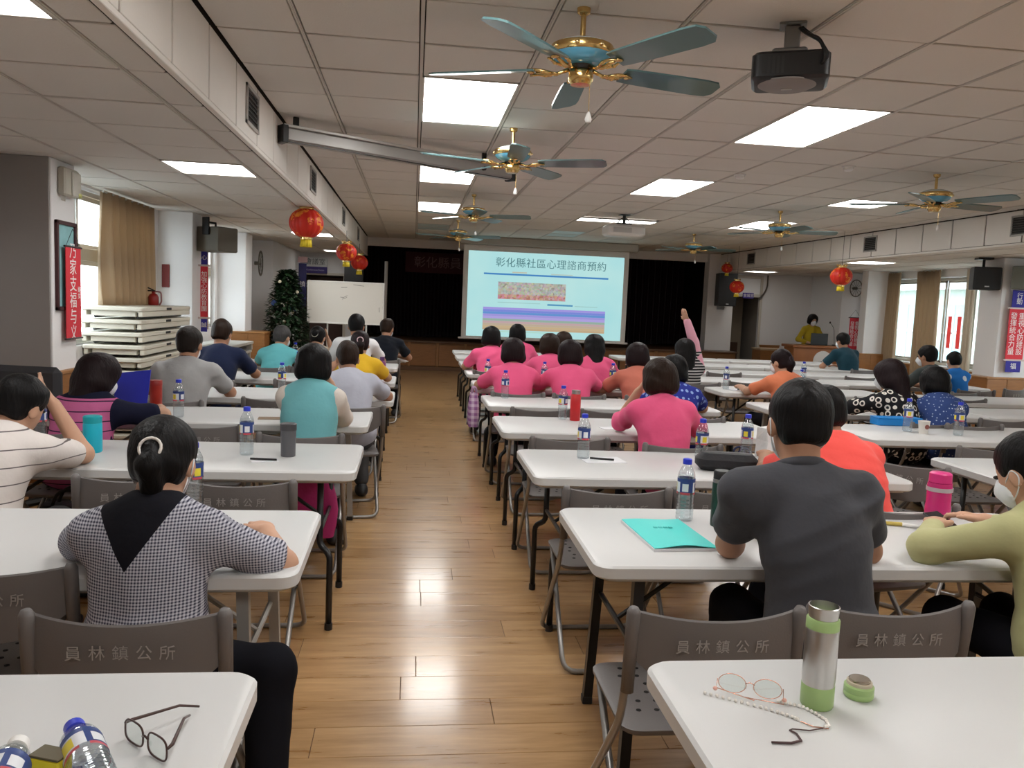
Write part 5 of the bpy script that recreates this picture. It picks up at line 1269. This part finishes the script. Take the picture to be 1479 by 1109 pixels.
    # flat sleeve ends and neckline
    sh_.cone(nb+np.array([0, .02, .055]), nb+np.array([0, .03, .13]), .048*s, .06*s, .012, 's')
    if sleeve < 1 and sleeve > 0:
        for q, nm in ((-1, 'L'), (1, 'R')):
            sh, e = SH[nm], E_[nm]; d = e-sh; d = d/np.linalg.norm(d); c0 = sh+(e-sh)*(sleeve+.0)
            sh_.ell(c0+d*.072*s, np.array([.10, .07, .10])*s*np.array([1, .62, 1]), np.stack([np.cross(d, [0.01, .02, 1.0])/np.linalg.norm(np.cross(d, [0.01, .02, 1.0])), d, np.cross(np.cross(d, [0.01, .02, 1.0]), d)/np.linalg.norm(np.cross(d, [0.01, .02, 1.0]))], 1), .01, 's')
    so = link('shirt', sh_.mesh('shirt', top, res, .0055), P_)
    if vest:
        vs = SDF(); torso(vs, .020); vs.ell(pel+np.array([0, -.02, .045]), np.array([.182*wide*s, .155*wide*s, .10*s]), None, .06)
        vs.cone(nb+np.array([0, .02, .05]), nb+np.array([0, .03, .13]), .060*s, .07*s, .012, 's')
        for q, nm in ((-1, 'L'), (1, 'R')): vs.ell(SH[nm]+Rt@np.array([q*.075, 0, -.02])*s, np.array([.07, .10, .14])*s, Rt, .01, 's')
        link('vest', vs.mesh('vest', vest, res, .004), P_)
    if collar:
        pts_ = [nb+Rt@(np.array([.062*math.cos(a), .058*math.sin(a)+.006, .010-.016*math.sin(a)])*s) for a in [k*2*math.pi/20 for k in range(20)]]
        MB().tube([tuple(p) for p in pts_], .016*s, 8, closed=True).build('collar', collar, P_, smooth='all')
    # hair
    kind, hm_ = hair; h = SDF(); rz_ = min(res, .011)
    g = .010 if kind in ('short', 'thin', 'pony', 'bun') else .026
    h.ell(hd((0, -.014, .030)), np.array([.077+g*1.15, .098+g, .090+min(g, .017)])*s, Rh, .02)
    if kind in ('short', 'thin'):
        h.ell(hd((0, -.05, -.035)), np.array([.066, .055, .055])*s, Rh, .03)
        h.ell(hd((0, .115, -.035)), np.array([.085, .085, .095])*s, Rh, .02, 's'); h.plane(hd((0, 0, -.084)), Rh@np.array([0, -.25, -1]), .015)
        for q in (-1, 1): h.ell(hd((q*.088, .012, -.028)), np.array([.022, .034, .036])*s, Rh, .012, 's')
    else:
        if kind in ('pony', 'bun'):
            h.ell(hd((0, -.045, -.03)), np.array([.072, .062, .062])*s, Rh, .03)
            for q in (-1, 1): h.ell(hd((q*.092, .012, -.032)), np.array([.028, .044, .042])*s, Rh, .012, 's')
            h.plane(hd((0, 0, -.085)), Rh@np.array([0, -.3, -1]), .015)
        else:
            h.ell(hd((0, -.030, -.045)), np.array([.113, .090, .080])*s, Rh, .04); h.plane(hd((0, 0, -.100 if kind == 'bob' else -.3)), Rh@np.array([0, -.1, -1]), .012)
        if kind == 'long':
            h.cone(hd((-.03, -.075, -.05)), hd((-.02, -.115, -.21)), .062*s, .040*s, .04); h.cone(hd((.03, -.075, -.05)), hd((.02, -.115, -.22)), .062*s, .040*s, .04)
        h.ell(hd((0, .125, -.04)), np.array([.074, .085, .105])*s, Rh, .02, 's')
    if kind == 'pony':
        dn_ = np.array([0, -.02, -1.]); p0 = hd((0, -.112, .012)); p1 = p0+Rh@np.array([0, -.012, -.03])+dn_*.015; p2 = p1+dn_*.095*s+np.array([0, .03, 0])
        h.cone(p0, p1, .022*s, .032*s, .02); h.cone(p1, p2, .033*s, .028*s, .02)
    if kind == 'bun': h.ell(hd((0, -.125, .02)), np.array([.042, .036, .042])*s, Rh, .015)
    link('hair', h.mesh('hair', hm_, rz_, .0045), P_)
    if kind in ('pony', 'bun'):
        c0 = hd((0, -.126, .012)); t_ = Rh@np.array([0, -1, .15]); a_ = Rh@np.array([1, 0, 0]); b_ = np.cross(t_, a_); rr = .028*s if kind == 'pony' else .036*s
        MB().tube([tuple(c0+a_*rr*math.cos(x)+b_*rr*math.sin(x)) for x in [k*2*math.pi/16 for k in range(16)]], .0042*s, 6, closed=True).build('hair_tie', hair_extra or mat('hair_tie_dark', (.03,.02,.03), .6), P_, smooth='all')
    for nm in (long_sleeve or {}):
        lsd = SDF(); lsd.cone(SH[nm], E_[nm], .066*s, .056*s, .02); lsd.cone(E_[nm], W_[nm], .056*s, .040*s, .02)
        link('long_sleeve', lsd.mesh('long_sleeve', long_sleeve[nm], res), P_)
    # face
    m = MB()
    for q in (-1, 1): c_ = hd((q*.031, .083, .004)); m.ell(tuple(c_), (.011*s, .009*s, .007*s), 8, 6)
    m.build('eyes', eyem, P_, smooth='all')
    if mask:
        mk = SDF(); mk.ell(hd((0, .036, -.050)), np.array([.062, .074, .064])*s, Rh, .01); mk.cone(hd((0, .09, -.015)), hd((0, .108, -.04)), .014*s, .016*s, .03)
        mk.plane(hd((0, .035, 0)), Rh@np.array([0, -1, 0]), .006)
        link('face_mask', mk.mesh('face_mask', maskm, rz_), P_)
        if loops:
            for q in (-1, 1):
                MB().tube(bend([tuple(hd((q*.058, .045, -.025))), tuple(hd((q*.083, .0, .012))), tuple(hd((q*.088, -.024, -.012))), tuple(hd((q*.076, .0, -.055))), tuple(hd((q*.054, .04, -.08)))], .03), .0022, 5).build('mask_loop', maskm, P_, smooth='all')
    else:
        c_ = hd((0, .084, -.064)); MB().ell(tuple(c_), (.022*s, .008*s, .006*s), 10, 6).build('mouth', lipm, P_, smooth='all')
    if chair_on: chair('grey folding chair that the %s sits on' % desc, ox+chair_dx, oy-.03 if chair_y is None else chair_y, fz)
    return P_
# ---- garments
def cloth(name, col, b=.35): return mat(name, col, .88, spec=.15, bump=b, bscale=9, sheen=.1)
pink = cloth('shirt_pink', (.80,.11,.25)); coral = cloth('shirt_coral', (.85,.10,.085)); greyp = cloth('polo_grey', (.060,.062,.072)); olive = cloth('sweater_lime', (.44,.43,.22))
g_ging = gingham('gingham_blouse', (.045,.045,.075), (.52,.52,.58), .0078)
def yoke(m, x0, zb, zt, hw):
    n, l, b = N(m); s = coords(m); old = b.inputs['Base Color'].links[0].from_socket
    half = mth(m, 'MULTIPLY', mth(m, 'SUBTRACT', s[2], zb), hw/(zt-zb))
    f = mth(m, 'MULTIPLY', mth(m, 'LESS_THAN', mth(m, 'ABSOLUTE', mth(m, 'SUBTRACT', s[0], x0)), half), mth(m, 'GREATER_THAN', s[2], zb))
    setcol(m, mixc(m, f, old, (.006,.006,.010)))
yoke(g_ging, -.03, .795, .98, .125)
st_white = stripes('shirt_white_striped', (.66,.61,.58), (.14,.12,.12), .062, .07, 2)
def two_tone():
    m = mat('shirt_pink_navy', (.3,.1,.2), .88, spec=.15, bump=.3, bscale=9); s = coords(m)
    st_ = mth(m, 'LESS_THAN', mth(m, 'FRACT', mth(m, 'DIVIDE', s[2], .052)), .12)
    yoke = mth(m, 'GREATER_THAN', mth(m, 'ADD', s[2], mth(m, 'MULTIPLY', mth(m, 'ABSOLUTE', s[0]), .0)), .90)
    sl_ = mth(m, 'GREATER_THAN', mth(m, 'ABSOLUTE', s[0]), .165)
    f = mth(m, 'MAXIMUM', yoke, sl_)
    setcol(m, mixc(m, f, mixc(m, st_, (.52,.13,.29), (.05,.025,.06)), (.010,.011,.028))); return m
tt = two_tone()
teal_v = cloth('vest_teal', (.17,.46,.50)); creamsh = cloth('shirt_cream', (.68,.62,.56)); greysh = cloth('shirt_lightgrey', (.36,.36,.36)); navysh = cloth('shirt_navy', (.012,.018,.05)); lav = cloth('shirt_lavender', (.42,.43,.50))
yelw = cloth('shirt_yellow_white', (.75,.46,.03)); whsh = cloth('shirt_white', (.72,.72,.73)); blsh = cloth('shirt_black', (.008,.010,.016)); aqua = cloth('shirt_aqua', (.15,.52,.56)); salmon = cloth('shirt_salmon', (.55,.17,.12)); bluesh = spots('shirt_blue_print', (.02,.03,.22), (.25,.35,.65), 22, 0, .3)
orange = cloth('shirt_orange', (.72,.22,.11)); rings_ = spots('blouse_rings', (.012,.012,.014), (.70,.66,.60), 19, .26, .44); dots = spots('blouse_blue_dots', (.035,.065,.20), (.42,.50,.65), 42, 0, .22); dgr = cloth('shirt_darkgrey', (.05,.06,.058)); kid = spots('shirt_kid_blue', (.02,.16,.50), (.65,.70,.75), 7, 0, .28); dteal = cloth('shirt_dark_teal', (.012,.045,.065)); ljack = cloth('jacket_yellow', (.42,.30,.02)); strp = stripes('shirt_bw_stripe', (.02,.02,.022), (.55,.52,.52), .03, .4, 2)
# ---- left block
person('woman in gingham blouse', 'woman in black and white gingham blouse with ponytail, nearest seat on the left', -.668, 2.28, 1.145, g_ging, ('pony', H_blk), trous, 12, 0, (0, 22, 0), .78, .98, .165, .97, hands={'R': (-.47, 2.62, .78), 'L': (-.78, 2.56, .78)}, elbows={'R': (-.42, 2.26, .785)}, chair_dx=.05, chair_y=2.10, knees={'R': ((-.345, 2.08, .53), (-.335, 1.98, .09))}, res=.0085, hair_extra=mat('hair_tie_white', (.70,.66,.62), .5), loops=True)
person('man in striped white shirt', 'man in a white striped shirt leaning his head on his hand at the left edge', -1.57, 3.48, 1.12, st_white, ('short', H_blk), trou_g, 34, -8, (-12, 24, 6), .62, 1.0, .185, 1.08, hands={'R': (-1.51, 3.63, 1.0), 'L': (-1.8, 3.8, .79)}, elbows={'R': (-1.39, 3.63, .785)}, res=.0095, openhand=('R',), mask=False, collar=st_white)
person('woman in pink and navy top', 'woman in a pink striped top with navy yoke and long dark hair', -1.73, 4.75, 1.12, tt, ('long', H_red), trou_n, 26, -10, (-20, 14, 0), .75, 1.0, .178, 1.08, hands={'R': (-1.50, 5.05, .80)}, elbows={'R': (-1.40, 4.78, .79)}, res=.011)
person('woman in teal vest', 'woman in a teal vest with short black bob and raised right hand', -.565, 4.78, 1.215, creamsh, ('bob', H_blk), trous, 18, 0, (-8, 12, 0), .9, .96, .158, .98, hands={'R': (-.475, 4.92, .96), 'L': (-.60, 5.15, .79)}, elbows={'R': (-.40, 4.86, .79), 'L': (-.70, 4.86, .82)}, vest=teal_v, openhand=('R',), res=.011)
person('man in light grey shirt', 'man with thinning hair in a light grey shirt at the fifth left table', -1.59, 6.05, 1.24, greysh, ('thin', H_thin), trou_g, 20, 0, (-6, 12, 0), .66, 1.02, .190, 1.1, collar=cloth('collar_dark', (.02,.02,.03)), elbows={'R': (-1.34, 6.1, .80)}, hands={'R': (-1.42, 6.4, .78)}, sk=skin_d)
person('man in navy shirt', 'man in a dark navy shirt at the sixth left table', -1.66, 7.35, 1.26, navysh, ('short', H_brn), trou_n, 20, 0, (-10, 12, 0), .66, 1.0, .188, 1.05, elbows={'R': (-1.39, 7.4, .80)}, hands={'R': (-1.42, 7.7, .78)}, sk=skin_d, res=.013)
person('man in lavender shirt', 'man in a pale lavender shirt bent over the fifth left table', -.475, 6.05, 1.17, lav, ('thin', H_brn), trou_g, 26, 8, (6, 22, 0), .64, 1.0, .182, 1.05, elbows={'R': (-.22, 6.08, .80)}, hands={'R': (-.36, 6.35, .80), 'L': (-.60, 6.35, .98)}, sk=skin_d, res=.012)
person('woman in yellow top', 'woman in a yellow top with a ponytail and pale hair tie', -.47, 7.35, 1.20, yelw, ('pony', H_red), trous, 22, -6, (10, 16, 0), .6, .95, .168, .98, elbows={'R': (-.23, 7.4, .80)}, hands={'R': (-.30, 7.66, .79)}, hair_extra=mat('hair_tie_pink', (.62,.45,.48), .5), res=.013)
person('man in white shirt', 'man in a white shirt with short black hair before the whiteboard', -.61, 8.85, 1.32, whsh, ('short', H_blk), trous, 16, 0, (0, 10, 0), .62, 1.02, .188, 1.05, elbows={'R': (-.33, 8.95, .82)}, hands={'R': (-.40, 9.25, .79)}, sk=skin_d, res=.014)
person('man in black shirt', 'man in a black shirt at the eighth left table by the aisle', -.33, 10.35, 1.25, blsh, ('short', H_brn), trous, 20, -4, (-15, 14, 0), .62, 1.0, .19, 1.1, sk=skin_d, res=.014)
person('grey haired man', 'grey haired man in an aqua shirt near the potted tree', -1.38, 8.85, 1.17, aqua, ('thin', H_gry), trou_g, 20, -10, (-18, 12, 0), .64, .98, .182, 1.05, res=.014, collar=navysh)
person('woman with dark hair up', 'woman with dark pinned up hair and a hand at her face before the whiteboard', -1.03, 9.0, 1.165, cloth('shirt_beige', (.40,.33,.24)), ('bun', H_blk), trous, 24, 0, (-10, 16, 0), .6, .95, .168, .98, hands={'R': (-.93, 9.1, 1.05)}, elbows={'R': (-.86, 9.1, .80)}, res=.014, openhand=('R',), hair_extra=mat('hair_clip', (.45,.42,.36), .4))
# ---- middle block
person('man in charcoal polo', 'man in a charcoal grey polo shirt with white mask loops, nearest in middle block', 1.145, 2.27, 1.305, greyp, ('short', H_blk), trous, 11, 0, (-8, 14, 3), .60, 1.04, .190, 1.02, elbows={'L': (1.0, 2.37, .785)}, hands={'L': (1.10, 2.57, .90), 'R': (1.30, 2.55, .80)}, chair_dx=.10, chair_y=2.13, hipx=.07, sk=skin_d, res=.0085, collar=greyp, loops=True)
person('man in coral shirt', 'man in a bright coral shirt behind the charcoal polo man', 1.85, 3.46, 1.185, coral, ('short', H_blk), trous, 30, 10, (10, 18, 0), .66, 1.05, .190, 1.12, hands={'L': (1.76, 3.82, .80), 'R': (2.0, 3.85, .79)}, res=.010, sk=skin_d)
person('woman in pink at fourth table', 'woman in pink shirt with brown bob and hand at her face, nearest of pink group', 1.475, 4.72, 1.20, pink, ('bob', H_brn), trous, 20, 0, (4, 14, 0), .85, .98, .172, 1.05, hands={'L': (1.37, 4.86, .96), 'R': (1.66, 5.0, .79)}, elbows={'L': (1.285, 4.90, .79)}, openhand=('L',), res=.010)
person('person in blue print shirt', 'person in a dark blue printed shirt right behind the nearest pink shirt', 1.95, 5.9, 1.16, bluesh, ('bob', H_blk), trous, 24, 0, (0, 14, 0), .6, .95, .17, 1.0, res=.013)
person('woman in salmon shirt', 'woman in a salmon shirt with short permed dark hair', 2.0, 7.1, 1.19, salmon, ('bob', H_red), trous, 22, 0, (0, 14, 0), .66, .98, .178, 1.08, res=.013, hands={'R': (2.1, 7.35, .95)})
person('woman in pink front left', 'woman in a pink shirt with dark bob, front left of the pink group', .875, 7.1, 1.19, pink, ('bob', H_red), trous, 20, 0, (0, 14, 0), .66, 1.0, .180, 1.08, res=.013)
person('woman in pink front middle', 'woman in a pink shirt with dark short hair, front middle of the pink group', 1.385, 7.1, 1.19, pink, ('bob', H_red), trous, 22, 0, (0, 16, 0), .66, 1.02, .182, 1.1, res=.013)
person('woman in pink rear left', 'woman in a pink shirt by the aisle, rear left of the pink group', .875, 9.15, 1.23, pink, ('bob', H_blk), trous, 18, 0, (-4, 12, 0), .66, 1.0, .178, 1.05, res=.014)
person('woman in pink farthest', 'farthest woman in pink with black bob before the slide', 1.335, 10.45, 1.235, pink, ('bob', H_blk), trous, 16, 0, (0, 10, 0), .66, 1.0, .176, 1.05, res=.014)
person('woman in pink with brown hair', 'woman in a pink shirt with brown short hair in the middle of the group', 1.41, 8.35, 1.20, pink, ('bob', H_brn), trous, 20, 0, (0, 14, 0), .66, 1.0, .178, 1.08, res=.014)
person('person with dark head far', 'person whose dark head shows behind the brown haired woman in pink', 1.76, 9.45, 1.19, pink, ('bob', H_brn), trous, 22, 0, (0, 14, 0), .66, .98, .172, 1.0, res=.014)
person('woman in pink with long hair', 'woman in a pink shirt with long black hair in front of the slide corner', 1.885, 8.35, 1.21, pink, ('long', H_blk), trous, 18, 0, (0, 12, 0), .66, 1.0, .178, 1.08, res=.014)
RA = person('woman raising her arm', 'long haired woman in a striped shirt stretching one pink sleeved arm up', 2.90, 8.45, 1.20, strp, ('long', H_blk), trous, 14, 8, (0, 6, 0), .6, 1.0, .172, 1.0, hands={'R': (2.91, 8.45, 1.40)}, elbows={'R': (3.0, 8.45, 1.17)}, openhand=('R',), long_sleeve={'R': cloth('sleeve_pale_pink', (.78,.40,.50))}, res=.013)
# ---- right block
person('woman in lime sweater', 'woman in a pale lime green sweater at the right edge looking down at a phone', 1.945, 2.32, 1.15, olive, ('short', H_blk), trous, 22, 6, (14, 26, 0), 1.82, 1.0, .175, 1.08, hands={'L': (1.82, 2.56, .81), 'R': (2.05, 2.62, .80)}, elbows={'L': (1.655, 2.33, .79)}, res=.0085, loops=True)
person('woman in orange shirt', 'woman in an orange shirt with tied brown hair in the right block', 3.43, 7.25, 1.18, orange, ('pony', H_red), trous, 16, 12, (16, 12, 0), .68, .98, .176, 1.05, hands={'L': (3.2, 7.6, .79)}, res=.013)
person('woman in ring patterned blouse', 'woman in a black blouse with pale ring pattern and long ponytail', 3.65, 5.85, 1.19, rings_, ('long', H_red), trous, 18, 14, (10, 10, 0), .8, 1.0, .178, 1.05, hands={'L': (3.35, 6.15, .79)}, elbows={'L': (3.38, 5.95, .80)}, res=.011)
person('woman in dotted blue blouse', 'woman in a blue blouse with tiny white dots and dark bob', 4.03, 5.85, 1.14, dots, ('bob', H_blk), trous, 24, 0, (0, 16, 0), .8, 1.0, .182, 1.12, res=.011)
person('man in dark grey shirt', 'man in a dark grey shirt turned aside in the right block near the window', 5.66, 8.38, 1.235, dgr, ('short', H_blk), trous, 22, 18, (14, 8, 0), .64, 1.0, .185, 1.05, sk=skin_d, res=.014)
person('boy in blue shirt', 'boy in a bright blue printed shirt by the right window', 6.14, 8.6, 1.17, kid, ('short', H_blk), trou_n, 14, 0, (0, 10, 0), .6, .86, .155, .9, res=.014)
person('man in dark teal shirt', 'man in a dark teal shirt sitting far ahead near the lectern', 6.36, 11.45, 1.28, dteal, ('short', H_blk), trous, 20, 10, (10, 10, 0), .64, 1.0, .188, 1.08, sk=skin_d, res=.014)
LEC = person('lecturer', 'lecturer in a yellow jacket with white mask standing behind the lectern', 8.28, 16.15, 1.545, ljack, ('bob', H_blk), trous, 6, 180, (0, 14, 0), 1.8, .96, .165, .98, stand=True, chair_on=False, res=.014)
